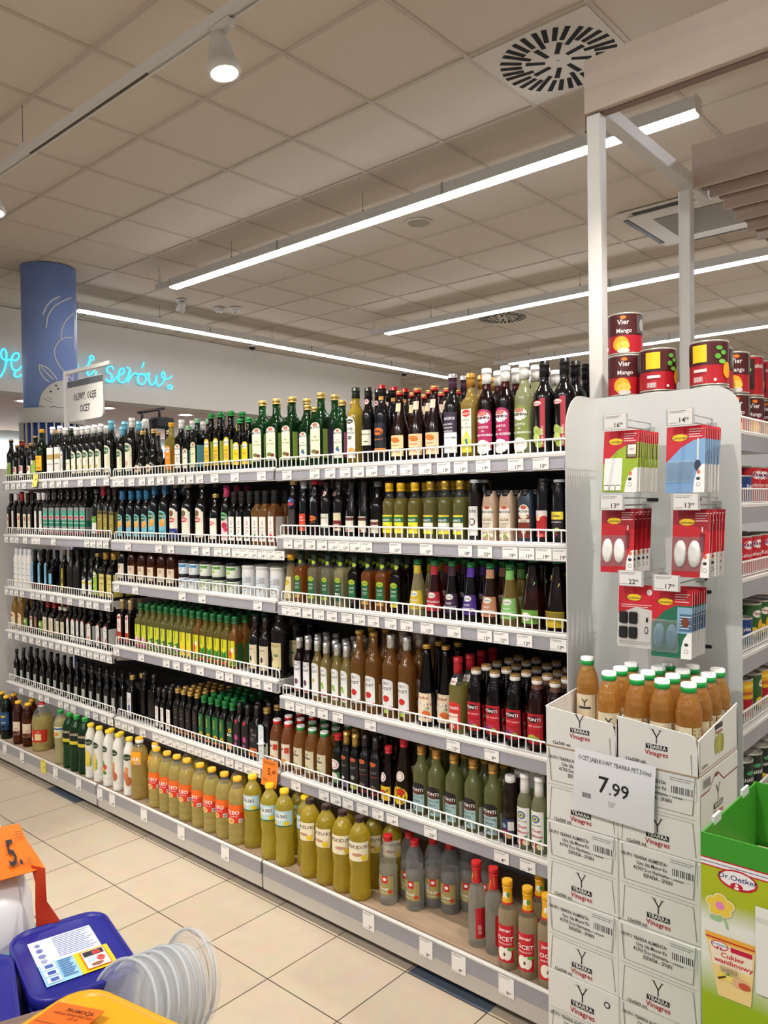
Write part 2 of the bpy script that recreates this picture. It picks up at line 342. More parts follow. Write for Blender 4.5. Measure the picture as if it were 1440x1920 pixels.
for k, (a, b) in BAY.items():
    g = MB(); g.box(-.004, .004, a - 1.1, b - 1.1, .1, .50, M_perf); g.build('back_panel', fr)
    g = MB(); g.box(.0, .006, a - 1.1, b - 1.1, .50, 1.738, M_dark)
    for i in range(12): g.box(-.006, -.001, a - 1.1, b - 1.1, .6 + i * .1, .604 + i * .1, M_dark)
    g.build('back_grid', fr)
    a1 = a if k != 1 else 5.4
    ya, yb = (a, b) if k != 1 else (a, 5.27)
    g = MB(); g.box(BASEX - BACK + .02, 0, ya - 1.1, yb - 1.1, ZB - .03, ZB, mat('base_board', 'b49c82', .55, noise=.25, nscale=5, stretch=(6, 1, 1))); g.build('base_deck', fr)
    g = MB(); g.box(BASEX - BACK, BASEX - BACK + .02, ya - 1.1, yb - 1.1, .04, .093, M_kick); g.box(BASEX - BACK - .004, BASEX - BACK + .009, ya - 1.1, yb - 1.1, .143, .1545, M_white, .003)
    g.build('kick_plate', fr)
    g = MB(); g.box(BASEX - BACK - .002, BASEX - BACK + .02, ya - 1.1 + .004, yb - 1.1 - .004, .094, .143, M_strip); g.build('price_rail', fr)
for y in (1.2, 2.47, 3.805, 5.1):
    g = MB(); g.lathe([(0, .02), (.01, .018), (.045, .012)], M_dark, (BASEX - BACK + .09, y - 1.1, 0), 10); g.build('foot', fr)
g = MB(); g.box(-1.1, .03, 5.275 - 1.1, 5.31 - 1.1, .0, 1.86, M_white); g.build('end_panel', fr)
SHN = {1: 5, 2: 5, 3: 5}
def make_shelf(bay, n):
    a, b = BAY[bay]; z = ZS[(bay, n)]; L = b - a
    e = empty('shelf', (D, a, z)); tag(e, 'white metal shelf with wire guard, %s level of the %s bay' % (SHW[n], BAYW[bay]), 'shelf', 'wire fronted shelves of the gondola')
    g = MB(); g.box(.0, BACK - D - .014, .004, L - .004, -.028, 0, M_shelf); g.build('board', e)
    g = MB(); g.box(-.016, .004, .002, L - .002, -.012, .002, M_white, .003); g.box(-.012, .006, .002, L - .002, -.052, -.046, M_white)
    g.box(-.002, .004, .002, L - .002, -.05, -.006, M_white); g.build('front_lip', e)
    g = MB(); g.raw([(-.013, .004, -.011), (-.013, L - .004, -.011), (-.017, L - .004, -.047), (-.017, .004, -.047), (-.006, .004, -.011), (-.006, L - .004, -.011), (-.01, L - .004, -.047), (-.01, .004, -.047)],
        [(0, 1, 2, 3), (4, 7, 6, 5), (0, 4, 5, 1), (3, 2, 6, 7), (0, 3, 7, 4), (1, 5, 6, 2)], M_strip); g.build('price_rail', e)
    g = MB(); r = .0025; x = .004; h = .044; c = .012
    g.tube([(x, c, .004), (x, L - c, .004)], r, M_wire, 5)
    g.tube([(x, .006, .004), (x, .006, h - c), (x, .009, h - .003), (x, c + .004, h), (x, L - c - .004, h), (x, L - .009, h - .003), (x, L - .006, h - c), (x, L - .006, .004)], .0032, M_wire, 6)
    k = int(L / .0265)
    for i in range(1, k): y = L * i / k; g.box(x - .0016, x + .0016, y - .0016, y + .0016, .004, h, M_wire)
    g.build('wire_guard', e)
    for y in (.006, L - .006):
        g = MB(); BK = BACK - D - .01; g.raw([(.02, y - .0015, -.04), (BK, y - .0015, -.1), (BK, y - .0015, -.0285), (.02, y - .0015, -.0285), (.02, y + .0015, -.04), (BK, y + .0015, -.1), (BK, y + .0015, -.0285), (.02, y + .0015, -.0285)],
            [(0, 1, 2, 3), (4, 7, 6, 5), (0, 4, 5, 1), (1, 5, 6, 2), (2, 6, 7, 3), (3, 7, 4, 0)], M_white); g.build('bracket', e)
for bay in (1, 2, 3):
    for n in range(1, 6): make_shelf(bay, n)
# ------------------------------------------------------------------ bottles: silhouettes
PR = {
 'dor': '0 .9 .012 1 .58 1 .64 .95 .69 .75 .73 .42 .77 .16 .82 .03 1 0',
 'mar': '0 .94 .01 1 .62 1 .66 .93 .70 .62 .73 .3 .78 .08 .84 0 1 0',
 'wine': '0 .95 .01 1 .60 1 .65 .92 .69 .66 .73 .28 .77 .06 .82 0 1 0',
 'bulge': '0 .95 .01 1 .36 1 .46 .92 .54 .7 .62 .42 .72 .2 .85 .06 1 0',
 'cone': '0 .93 .015 1 .12 1 .14 .97 .4 .66 .62 .36 .72 .2 .8 .1 1 0',
 'tcone': '0 .95 .01 1 .28 1 .4 .86 .55 .6 .7 .34 .85 .1 1 0',
 'flask': '0 .6 .02 .75 .12 1 .22 1 .33 .75 .40 .5 .46 .42 .52 .46 .58 .38 .66 .12 .75 0 1 0',
 'ball': '0 .85 .01 .88 .46 .88 .5 .98 .55 1 .6 .92 .65 .62 .69 .3 .74 .08 1 0',
 'pet': '0 .75 .02 .95 .04 1 .12 1 .13 .95 .14 1 .22 1 .23 .95 .24 1 .32 1 .33 .96 .62 .96 .63 1 .69 1 .70 .95 .71 .98 .79 .82 .85 .5 .9 .2 .93 .05 1 0',
 'petw': '0 .8 .03 1 .1 1 .13 .95 .16 .97 .24 .9 .32 .86 .4 .9 .46 1 .48 .97 .73 .97 .75 1 .8 .88 .86 .55 .9 .22 .93 .05 1 0',
 'sp': '0 .8 .03 1 .14 1 .15 .96 .47 .96 .48 1 .54 1 .58 .78 .62 .86 .7 .95 .78 .85 .86 .5 .92 .12 1 0',
 'yb': '0 .85 .03 1 .3 1 .31 .97 .6 .97 .61 1 .68 .96 .78 .7 .86 .35 .92 .08 1 0',
 'jug': '0 .9 .03 1 .09 1 .1 .95 .12 1 .16 1 .17 .96 .52 .96 .53 1 .64 .98 .75 .85 .85 .55 .92 .2 1 0',
 'squ': '0 .85 .02 1 .5 1 .7 .97 .84 .82 .93 .5 1 .3',
 'jar': '0 .88 .05 1 .76 1 .84 .85 .88 .6 1 .6',
 'tube': '0 .9 .02 1 .74 1 .8 .8 .83 .4 1 .3'}
PR = {k: [(float(a), float(b)) for a, b in zip(v.split()[::2], v.split()[1::2])] for k, v in PR.items()}
def sec(s, r, c, o=0.0):
    cr = c * r; a = r - cr; L = cr * PI / 2; q = abs(s); sg = 1 if s >= 0 else -1; R = cr + o
    if q <= a: p = (r + o, q)
    elif q <= a + L: t = (q - a) / cr; p = (a + R * math.cos(t), a + R * math.sin(t))
    elif q <= 3 * a + L: p = (a - (q - a - L), r + o)
    elif q <= 3 * a + 2 * L: t = (q - 3 * a - L) / cr; p = (-a - R * math.sin(t), a + R * math.cos(t))
    else: p = (-(r + o), max(0, a - (q - 3 * a - 2 * L)))
    return p[0], p[1] * sg
def ring(r, c, z, dp, n):
    out = []
    if c > .99:
        for j in range(n): t = 2 * PI * j / n; out.append((-r * dp * math.cos(t), -r * math.sin(t), z))
        return out
    cr = c * r; a = r - cr; k = n // 4
    for qd in range(4):
        for j in range(k):
            t = (j / (k - 1)) * PI / 2; x = a + cr * math.cos(t); y = a + cr * math.sin(t)
            for _ in range(qd): x, y = -y, x
            out.append((-x * dp, -y, z))
    return out
def cap_mesh(spec, z1, nr, parent, dp=1):
    t = spec[0]; a = spec[1:].split(' '); l = float(a[0]) * .001; m = (foil if a[1][0] == '*' else plast)(a[1].lstrip('*')); z0 = z1 - l; g = MB()
    if t == 's':
        r = nr + .0026; R = []
        for z, q in ((z0, r - .0008), (z0 + .001, r), (z0 + l * .24, r), (z0 + l * .25, r - .0012), (z0 + l * .31, r - .0012), (z0 + l * .32, r), (z1 - .0012, r), (z1, r - .0014)):
            R.append([(q * math.cos(2 * PI * j / 20), q * math.sin(2 * PI * j / 20), z) for j in range(20)])
        g.loft(R, m, True, True)
        if len(a) > 2: g.lathe([(z0 - .001, r + .0004), (z0 + l * .5, r + .0004)], ink(a[2]), n=20)
    elif t == 'c':
        r = nr + .0012; m2 = (foil if a[-1][0] == '*' else plast)(a[-1].lstrip('*'))
        g.lathe([(z0, r + .0012), (z0 + l * .45, r + .0004), (z1 - .016, r + .0002), (z1 - .015, r + .0022), (z1 - .0125, r + .0022), (z1 - .012, r + .001), (z1 - .001, r + .0012), (z1, r)], m, n=20, mats=[m] * 3 + [m2] * 4)
    elif t == 'f':
        r = nr + .0045; m2 = plast(a[-1])
        g.lathe([(z0, r - .001), (z0 + .001, r), (z1 - l * .42, r + .0004), (z1 - l * .4, r - .0004), (z1 - .002, r), (z1, r - .002)], m, n=20, mats=[m] * 3 + [m2] * 2)
    return g.build('cap', parent)
ST = {}
def style(line):
    a = line.split('|'); ST[a[0]] = a
    return a
PROTO = {}
def make(code):
    if code in PROTO: return PROTO[code]
    _, kind, look, prof, h, r, nr, c, dp, glass, liq, fill, cap, dec = ST[code]
    h, r, nr, c, dp, fill = (float(x) for x in (h, r, nr, c, dp, fill)); h *= .001; r *= .001; nr *= .001
    P = PR[prof]
    def gm(s):
        if s in ('clear', 'pet'): return M_clear if s == 'clear' else M_pet
        if s[0] == '=': return plast(s[1:])
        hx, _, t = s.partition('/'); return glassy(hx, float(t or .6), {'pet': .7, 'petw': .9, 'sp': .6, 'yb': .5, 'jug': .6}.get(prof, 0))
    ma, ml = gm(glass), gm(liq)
    n = 20 if c > .99 else 16
    def cr(wt): return 1 if c > .99 else min(.98, c + (1 - c) * (1 - wt) ** 1.5)
    H = h - .002; g = MB(); R = []; ms = []
    for i, (z, wt) in enumerate(P):
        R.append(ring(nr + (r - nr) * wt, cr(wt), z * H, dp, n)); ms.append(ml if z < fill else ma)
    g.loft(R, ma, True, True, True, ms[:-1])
    o = g.build(kind)
    k = []
    if cap != 'n': k.append(cap_mesh(cap, h, nr if prof not in ('jar',) else nr + (r - nr) * .6, o))
    def rad(v):
        v = v / H
        for (z0, w0), (z1, w1) in zip(P, P[1:]):
            if z0 <= v <= z1: return nr + (r - nr) * (w0 + (w1 - w0) * (v - z0) / max(1e-6, z1 - z0))
        return nr
    def F(u, v, oo):
        q = rad(v); wt = (q - nr) / (r - nr) if r != nr else 1; kk = q / r
        x, y = sec(u * us, r, cr(1), oo / max(.3, kk)); return (-x * dp * kk - (1 - dp) * 0, -y * kk, v)
    us = 1.16 if c > .99 and r > .022 else 1.03
    if dec:
        lab, _, neck = dec.partition('@')
        if lab:
            g = MB(); decals(g, lab, F); k.append(g.build('label', o))
        if neck:
            def G(u, v, oo):
                q = rad(v) + oo + .0003; t = u / max(q, .008); return (-q * math.cos(t), -q * math.sin(t), v)
            g = MB(); decals(g, neck, G); k.append(g.build('neck_label', o))
    KIDS[o.name] = k; PROTO[code] = o; o['_new'] = 1
    return o
ORD = ['', 'first', 'second', 'third', 'fourth', 'fifth', 'sixth', 'seventh', 'eighth', 'ninth', 'tenth', 'eleventh', 'twelfth', 'thirteenth', 'fourteenth', 'fifteenth', 'sixteenth', 'seventeenth', 'eighteenth']
PLACED = {}     # (code, bay, shelf, row) -> list of objects with their Y
def put(code, x, y, z, rz, key):
    o = make(code)
    if o.get('_new'): del o['_new']
    else: o = copy_tree(o)
    o.location = (x, y, z + .0006); o.rotation_euler = (0, 0, rz)
    PLACED.setdefault(key, []).append((y, o)); return o
OCC = {}
def free(z, x, y, r):
    L = OCC.setdefault(round(z, 1), [])
    for (a, b, q) in L:
        if (a - x) ** 2 + (b - y) ** 2 < (q + r + .0006) ** 2: return False
    return True
def width(code): return float(ST[code][5]) * .001 * (1 if float(ST[code][7]) > .99 else 1.06)
def jit(a=.12): return random.uniform(-a, a)
def settle(z, x, y, r, n=60):
    """nudge a bottle along the shelf until it stands clear of its neighbours"""
    for k in range(n):
        for sgn in ((1,) if k == 0 else (1, -1)):
            yy = y + sgn * k * .002
            if free(z, x, yy, r): return yy
    return None
def row(bay, n, text):
    """text: 'code:x,x,x*back' tokens; x = where the bottle stands across the photo, found on the shelf's own front line"""
    z = ZS[(bay, n)]
    for tok in text.split():
        code, rest = tok.split(':'); r = width(code); dall = int(rest.rpartition('*')[2].split(',')[0].split('+')[0]) if '*' in rest else 1
        for xs in rest.split(','):
            xs, _, bk = xs.partition('*'); bk = int(bk or dall); px, _, dx = xs.partition('+'); px = float(px)
            X = D + .014 + r + (float(dx) * .001 if dx else 0)
            py = {1: 830, 2: 960, 3: 1080, 4: 1180, 5: 1300}[n]
            y = onX(X, px, py).y
            y = settle(z, X, y, r)
            if y is None: continue
            for b in range(bk):
                xx = X + b * (2 * r + .004); yb = y + (jit(.004) if b else 0)
                if xx + r > BACK - .02 or not free(z, xx, yb, r): break
                OCC[round(z, 1)].append((xx, yb, r))
                put(code, xx, yb, z, jit(.1), (code, bay, n, b + (1 if not dx else 3)))
def base_row(text):
    """bottles of the bottom deck: 'code:x/y' with x/y the place of the cap top in the photo"""
    for tok in text.split():
        code, rest = tok.split(':'); h = float(ST[code][4]) * .001; r = width(code)
        for q in rest.split(','):
            px, py = (float(v) for v in q.split('/')); p = onZ(ZB + h, px, py)
            X = max(p.x, BASEX + .0102 + r); X = min(X, BACK - .03 - r)
            y = settle(ZB, X, p.y, r, 25)
            if y is None: continue
            OCC[round(ZB, 1)].append((X, y, r)); bay = 3 if y < 2.47 else 2 if y < 3.8 else 1
            ob_ = put(code, X, y, ZB, .28 + jit(.3), (code, bay, 6, 1 + int((X - BASEX) / .13)))
            if X > 2.098 and h > .278: ob_.scale = (.278 / h,) * 3
# code|kind|look|silhouette|h|r|neck|corner|depth|glass|liquid|fill|cap|label @ neck label
for L in '''
DG|olive_oil_bottle|green-labelled dark oil bottle, black-gold cap|dor|275|30|12|1|1|0a0c08/0|0a0c08/0|1|s16 *c8a060 151515|R -26 35 26 125 8db04a;E -4 112 16 14 e8e4d4;T -4 108 8 c22 OLIO;L -20 18 70 5 7 dde8c0
DS|olive_oil_bottle|small dark oil bottle, white-red label|dor|235|27|11|1|1|0a0a08/0|0a0a08/0|1|s16 *c8a060|R -22 25 22 95 ece8dc;E 0 75 15 14 c3242b;T 0 71 8 fff BASSO;R -22 25 22 40 8db04a
DR|olive_oil_bottle|dark oil bottle, red cap, round red badge|dor|245|27|11|1|1|0a0a08/0|0a0a08/0|1|s18 c8202a|R -22 25 22 100 ece8dc;E 0 80 16 15 c3242b;T 0 76 8 fff BASSO
YK|olive_oil_bottle|green glass oil bottle, yellow shield label|dor|312|38|13|1|1|0b2f12/.35|0b2f12/.35|1|s20 f0a818|R -30 60 30 150 f4b51c;P f4b51c -30 150 30 150 14 176 -30 190;T 0 128 13 8a5a10 OLIWA;T 0 108 9 8a5a10 OLIO;T 0 70 16 3a2a10 COSTIS
WG|olive_oil_bottle|dark oil bottle, white label with landscape band|wine|316|35|13|1|1|0b0a09/0|0b0a09/0|1|c42 e9e7e2|R -32 40 32 190 e8e4dc;R -32 120 32 150 b79a55;P 20201c -32 120 32 132 32 124 -32 112;T 0 90 9 333 OLIO_EXTRA;L -18 18 75 4 7 555
NR|olive_oil_bottle|slim dark oil bottle, narrow white arch label|mar|298|29|12|.3|1|0b0a09/0|0b0a09/0|1|c40 d8d6d2|R -13 35 13 150 e8e6e0;E 0 150 13 14 e8e6e0;E 0 140 7 8 333;L -8 8 120 8 8 777
NK|olive_oil_bottle|dark oil bottle, black capsule with seal|wine|292|29|12|1|1|0b0a09/0|0b0a09/0|1|c48 1d2a22|R -20 40 20 110 e8e2cc;T 0 85 8 433 RISERVA@R -13 252 13 262 e2d8b8;E 0 257 5 5 c33
XO|olive_oil_bottle|dark oil bottle, white cap, lattice label|dor|292|32|12.5|1|1|0a0b09/0|0a0b09/0|1|c46 eceae6|R -24 28 24 130 eae6cf;E 0 130 24 24 eae6cf;E 0 128 19 17 2f6b3c;T 0 124 8 fff OLITALIA;P 6f8f4a -22 30 -18 30 22 96 18 96;P 6f8f4a 22 30 18 30 -22 96 -18 96;E 0 62 7 10 c8b860
XB|olive_oil_bottle|tall dark oil bottle, light blue capsule|dor|310|38|13.5|1|1|0a0b09/0|0a0b09/0|1|c50 6ab7d0|R -29 30 29 150 eae6c8;E 0 150 29 26 eae6c8;E 0 148 23 20 2f6b3c;T 0 144 10 fff OLITALIA;P a9b070 -27 32 -22 32 27 110 22 110;P a9b070 27 32 22 32 -27 110 -22 110
XS|olive_oil_bottle|smaller dark oil bottle, light blue capsule|dor|268|31|12.5|1|1|0a0b09/0|0a0b09/0|1|c48 6ab7d0|R -24 28 24 125 eae6c8;E 0 125 24 22 eae6c8;E 0 123 19 17 2f6b3c;T 0 119 8 fff OLITALIA;P a9b070 -22 30 -18 30 22 90 18 90;P a9b070 22 30 18 30 -22 90 -18 90
XW|olive_oil_bottle|tall dark oil bottle, white capsule, lattice label|dor|308|37|13.5|1|1|0a0b09/0|0a0b09/0|1|c50 eceae6|R -29 30 29 150 eae6cf;E 0 150 29 26 eae6cf;E 0 148 23 20 2f6b3c;T 0 144 10 fff OLITALIA;P 6f8f4a -27 32 -22 32 27 110 22 110;P 6f8f4a 27 32 22 32 -27 110 -22 110;E 0 70 9 12 d8a0a0
FL|olive_oil_bottle|round-bellied dark flask, gold cap|flask|235|43|12|1|1|10140c/.1|10140c/.1|1|s20 *d2b070|E 0 38 26 20 d8c9a0;E -2 40 14 10 b33
MO|olive_oil_bottle|square amber oil bottle, orange label, yellow cap|mar|255|26|12|.28|1|clear|8a7a20/.7|.93|s20 e8b020|R -19 28 19 125 f28c1c;E 0 125 19 16 f28c1c;E 0 122 16 15 f6f0e4;E 0 131 10 6 d8a060;T 0 117 9 333 MONINI;T 0 80 8 fff Anfora;R 28 28 72 125 f2a02c
MW|olive_oil_bottle|square dark oil bottle, white label and capsule|mar|262|27|12|.28|1|0c0d0a/.1|0c0d0a/.1|1|c44 eceae6|R -20 28 20 128 f0ede4;E 0 128 20 16 f0ede4;E 0 132 10 6 c47050;T 0 117 10 333 MONINI;T 0 92 7 555 GRANFRUTTATO;L -12 12 78 4 6 888;R 28 28 74 128 d8c79a
MT|olive_oil_bottle|small square oil bottle, mint cap, teal side label|mar|228|24|11|.28|1|0c140c/.2|0c140c/.2|1|s20 8fc8a0|R -17 25 17 105 f0edd8;E 0 105 17 14 f0edd8;E 0 108 9 5 c47050;T 0 97 8 333 MONINI;T 0 72 7 4a7a50 Delicato;R 24 25 66 112 6ab0b0
MU|olive_oil_bottle|square oil bottle, mint cap, cream and teal label|mar|258|28|12|.28|1|0c2412/.3|0c2412/.3|1|s22 8fc8a0|R -20 28 20 130 e6e8b8;E 0 130 20 16 e6e8b8;E 0 134 10 6 c47050;T 0 119 10 333 MONINI;T 0 88 8 4a7a50 Delicato;R 28 28 78 132 6fb6c0
MY|olive_oil_bottle|dark square oil bottle, green cap, yellow tag|mar|272|28|13|.28|1|0d0f0b/.1|0d0f0b/.1|1|s24 2a8f46|R -20 30 20 138 f2c81c;E 0 138 20 16 f2c81c;E 0 130 17 16 f6f2e6;T 0 126 10 333 MONINI;T 0 92 9 c2461e Classico;L -14 14 78 4 6 a86;R 28 30 78 140 b6cc5a@P efd23a -15 210 -3 210 -3 262 -15 262
MZ|olive_oil_bottle|small dark square oil bottle, green cap, yellow tag|mar|232|25|12|.28|1|0d0f0b/.1|0d0f0b/.1|1|s22 2a8f46|R -18 26 18 112 f2c81c;E 0 112 18 14 f2c81c;E 0 106 15 13 f6f2e6;T 0 102 9 333 MONINI;T 0 72 8 c2461e Classico;R 26 26 70 114 b6cc5a@P efd23a -13 175 -2 175 -2 222 -13 222
MG|olive_oil_bottle|big square green oil bottle, gold cap, cream label|mar|298|37|15|.24|1|0a5a22/.55|0a5a22/.55|1|s24 *e0c070|R -26 35 26 158 f0ecc8;E 0 158 26 20 f0ecc8;E 0 160 22 16 fbf8ee;E 0 168 14 7 c4705a;T 0 152 14 333 MONINI;T 0 118 9 4a6a20 Bios;T 0 104 8 4a6a20 Fruit_Vergine;E -8 62 14 8 6a7a3a;E 10 58 12 7 7a3a30;L -12 12 46 2 6 888;R 38 35 62 150 9cb850;R 62 35 96 150 3a2050@P e8e0d0 -20 246 -9 246 -9 292 -20 292
MH|olive_oil_bottle|mid-sized square green oil bottle, cream label|mar|255|29|13|.26|1|0a5a22/.55|0a5a22/.55|1|s22 *e0c070|R -21 30 21 128 f2eed8;E 0 128 21 16 f2eed8;E 0 129 18 13 fbf8ee;E 0 136 10 5 c4705a;T 0 123 11 333 MONINI;T 0 98 7 4a5a50 OLIO;T 0 88 7 4a5a50 VINACCIOLO;E -5 64 6 6 3a5aa0;E 4 60 6 6 4a6ab0;E 0 70 6 5 3f7a3a;R 30 30 44 128 c06aa0@P e8e0d0 -18 205 -8 205 -8 250 -18 250
OZ|rice_oil_bottle|clear golden oil bottle, dark cap, tall white label|dor|298|36|14|1|1|clear|c8a01c/.75|.84|c42 23301f|R -22 26 22 150 f0efea;E 0 150 22 36 f0efea;E 0 166 16 9 2c3a2a;T 0 162 8 eee VITA;T 0 134 13 111 OLEJ;T 0 118 11 111 Z_RYŻU;E 0 104 10 6 2a4a2a;T 0 101 6 fff 100%;L -14 14 92 3 5 777;E 6 58 12 8 d8a850;P c89038 -6 44 20 50 24 60 0 56
BR|balsamic_vinegar_bottle|slim black bottle, rosette neck seal, cream label|dor|290|27|12|1|1|0b090b/0|0b090b/0|1|c44 1a1718|R -21 70 21 128 e8e8d4;T 0 110 9 333 Balsamico;L -14 14 98 3 6 777;E 4 84 9 3 6a7a3a@E 0 236 11 11 c88;E 0 236 8 8 eee;E 0 236 5 5 a33
OB|balsamic_vinegar_bottle|black bottle, red cap, orange-lettered label|wine|292|31|13|1|1|0b0c14/0|0b0c14/0|1|c40 141214 *b02020|R -27 40 27 150 101522;E 0 118 20 14 e0702a;T 0 114 10 3a1a10 ORTALLI;T 0 86 7 d8823a BALSAMICO;R -27 40 27 56 d8823a@R -14 236 14 250 d8a050
ML|apple_vinegar_bottle|brown long-necked bottle, cream label, red-gold cap|bulge|262|34|12|1|1|5a4a1c/.5|4a1e0c/.45|.86|s16 *c9a055 b82020|R -30 22 30 98 ecd9a4;E -2 84 18 8 d08030;E 4 78 14 7 c8722a;T 0 60 7 7a3020 Il_Vergante;T 0 44 10 333 ACETO_DI_MELE;L -18 18 36 2 6 987@R -13 186 13 216 e8dca8;L -9 9 208 4 6 987
MV|wine_vinegar_bottle|long-necked bottle, cream label, red-gold cap|bulge|263|34|12|1|1|5a3a2c/.5|3a120c/.5|.86|s16 *c9a055 b82020|R -30 22 30 98 ecc9a0;E -2 84 18 8 d08030;E 4 78 14 7 c8722a;T 0 60 7 a03020 Il_Vergante;T 0 44 10 333 ACETO_DI_VINO;L -18 18 36 2 6 987@R -13 186 13 216 e8d0b8;L -9 9 208 4 6 987
NG|balsamic_vinegar_bottle|black bottle, purple capsule, purple-white label|wine|295|31|13|1|1|0a090c/0|0a090c/0|1|c54 4a2840 *b8b4b8|R -28 22 28 162 e4e4e8;R -28 92 28 162 33283f;T 2 136 13 eee NIGRIS;T -2 118 8 ddd BALSAMIC;T -2 106 8 ddd VINEGAR;T -2 94 8 ddd MODENA;T 0 72 7 444 ACETO_BALSAMICO;L -20 16 56 4 8 889
AB|wine_vinegar_bottle|slim golden bottle, gold capsule, diamond label|mar|288|28|13|.35|1|b08a2a/.6|b08a2a/.6|1|c46 *c8923a|R -20 20 20 166 eeecda;E 0 152 17 12 d03020;T 0 148 8 fff MAZZETTI;T 0 126 8 444 ACETO;T 0 114 8 444 DI;T 0 102 8 444 VINO_BIANCO;R -20 20 20 50 d2c83a;P d2c83a 0 96 20 56 0 20 -20 56;P c8d068 0 88 15 56 0 26 -15 56;E 0 60 5 7 3a6a8a;E 3 52 5 6 3a7a5a
MR|wine_vinegar_bottle|red wine vinegar bottle, white sleeve, magenta label|wine|297|32|14|1|1|6a1018/.6|2a0612/.4|.76|c52 f0eeea|R -26 24 26 142 a8245a;E 0 142 26 18 a8245a;E 0 132 22 20 f6f2ee;E 0 144 13 7 c47060;T 0 126 13 333 MONINI;T 0 96 10 fff ACETO;T 0 84 8 fff DI;T 0 70 10 fff VINO_ROSSO;E -2 34 24 24 f2eee8;L -14 12 44 3 6 889;R -24 24 24 28 f2eee8@T 0 262 9 555 MONINI
MB_|wine_vinegar_bottle|white wine vinegar bottle, white sleeve, olive label|wine|298|32|14|1|1|clear|b8c078/.8|.86|c52 f0eeea|R -26 24 26 142 7d8a44;E 0 142 26 18 7d8a44;E 0 132 22 20 f6f2ee;E 0 144 13 7 c47060;T 0 126 13 333 MONINI;T 0 96 10 fff ACETO;T 0 84 8 fff DI;T 0 70 10 fff VINO_BIANCO;E -2 34 24 24 f2eee8;L -14 12 44 3 6 889@T 0 262 9 555 MONINI
BG|wine_vinegar_bottle|black bottle, red stripe, green grapes|wine|295|35|14|1|1|0a0a0b/0|0a0a0b/0|1|c50 141416|R 0 22 14 176 a83440;E -10 160 17 9 c4303a;E -10 160 14 7 f2e6e2;T -10 157 8 a22 Melissa;E -14 76 13 14 b4c46a;E -2 70 11 12 a2b455;E -14 50 14 15 c0d078;E -4 34 12 14 9fb450;V 9 60 10 f4dede Aceto_di_Vino
AA|olive_oil_bottle|dark bottle, black cap, small round label|mar|262|26|11|.3|1|0c0b0a/0|0c0b0a/0|1|c40 262322|R -16 30 16 130 e6dcc8;E 0 100 9 16 b06a50;L -10 10 70 4 8 888;R -16 30 16 44 a33
AR|olive_oil_bottle|dark bottle, tall red capsule, cream label|mar|272|26|11|.3|1|0c0b0a/0|0c0b0a/0|1|c60 b02028|R -16 30 16 135 efe2c4;E 0 104 9 16 c04030;L -10 10 70 4 8 a98
AW|olive_oil_bottle|slim dark bottle, white cap, tall white label|mar|262|26|11|.3|1|0c0b0a/0|0c0b0a/0|1|c46 ecebe8|R -14 26 14 150 efece6;V 4 90 9 a44 SICILIANO;E 0 40 6 6 a33
TG|olive_oil_bottle|dark bottle with silver-green label, red oval|mar|288|31|12|.35|1|0b0c0a/0|0b0c0a/0|1|c30 1a1a1c|R -24 18 24 168 9aa0a0;R -24 60 24 95 2a8a6a;R -24 120 24 150 58b098;R -24 18 24 26 b02030;E 0 112 20 10 f0ece8;E 0 112 17 7 c02430;T 0 78 9 fff CARBONELL;R 30 18 78 168 8a9090;R 30 60 78 95 2a7a62
GW|olive_oil_bottle|dark bottle, grey cap, green-white label|dor|270|27|12|1|1|0b0c0a/0|0b0c0a/0|1|s24 4a4e48|R -20 26 20 120 e8e8dc;R -20 84 20 120 5aa02c;T 0 98 9 fff BIO
OV|olive_oil_bottle|dark square bottle, olive-gold label|mar|282|28|12|.3|1|0e0f0a/0|0e0f0a/0|1|c44 1c1e18|R -21 28 21 150 96883a;R -21 132 21 146 4a4420;T 0 100 8 e8dc9a OLIWA;T 0 88 8 e8dc9a EXTRA;L -12 12 60 3 8 d8cc8a;R 30 28 76 150 8a7c30
OR_|olive_oil_bottle|dark square bottle, red capsule, olive-gold label|mar|292|28|12|.3|1|0e0f0a/0|0e0f0a/0|1|c60 a02034|R -21 28 21 150 96883a;R -21 132 21 146 4a4420;R -21 28 21 42 b02828;T 0 100 8 e8dc9a OLIWA;R 30 28 76 150 8a7c30
BL|corn_oil_bottle|dark bottle, blue capsule, teal-orange label|dor|262|29|13|1|1|0b0d10/0|0b0d10/0|1|c50 2f6a92|R -22 22 22 118 7fc4d4;E 0 118 22 20 7fc4d4;E 0 116 18 15 2f6b3c;T 0 113 8 fff OLITALIA;E 6 82 11 16 f0a040;E 13 92 8 12 f5b860;T -2 44 8 2f6a92 ARACHIDE;P 8fd0a0 -20 24 20 24 4 50 -12 44
BT|corn_oil_bottle|tall dark bottle, blue capsule, teal-orange label|dor|292|35|14|1|1|0b0d10/0|0b0d10/0|1|c56 2f6a92|R -27 24 27 132 7fc4d4;E 0 132 27 24 7fc4d4;E 0 130 22 18 2f6b3c;T 0 126 10 fff OLITALIA;E 8 92 13 18 f0a040;E 16 104 9 13 f5b860;T -2 50 9 2f6a92 GIRASOLE;P 8fd0a0 -25 26 25 26 5 60 -14 50
SB|olive_oil_bottle|black bottle with cream, red and blue label|wine|286|34|13|1|1|0c0b0b/0|0c0b0b/0|1|s22 *6a6250|R -30 30 30 150 f0ead6;E 0 150 24 18 f0ead6;E 0 142 13 16 7a5a3a;E 0 110 21 12 c62a32;T 0 105 14 fff BASSO;R -30 22 30 68 25358a;T 0 48 8 ddd OLIO_DI;P e8c030 6 30 28 60 30 68 12 40
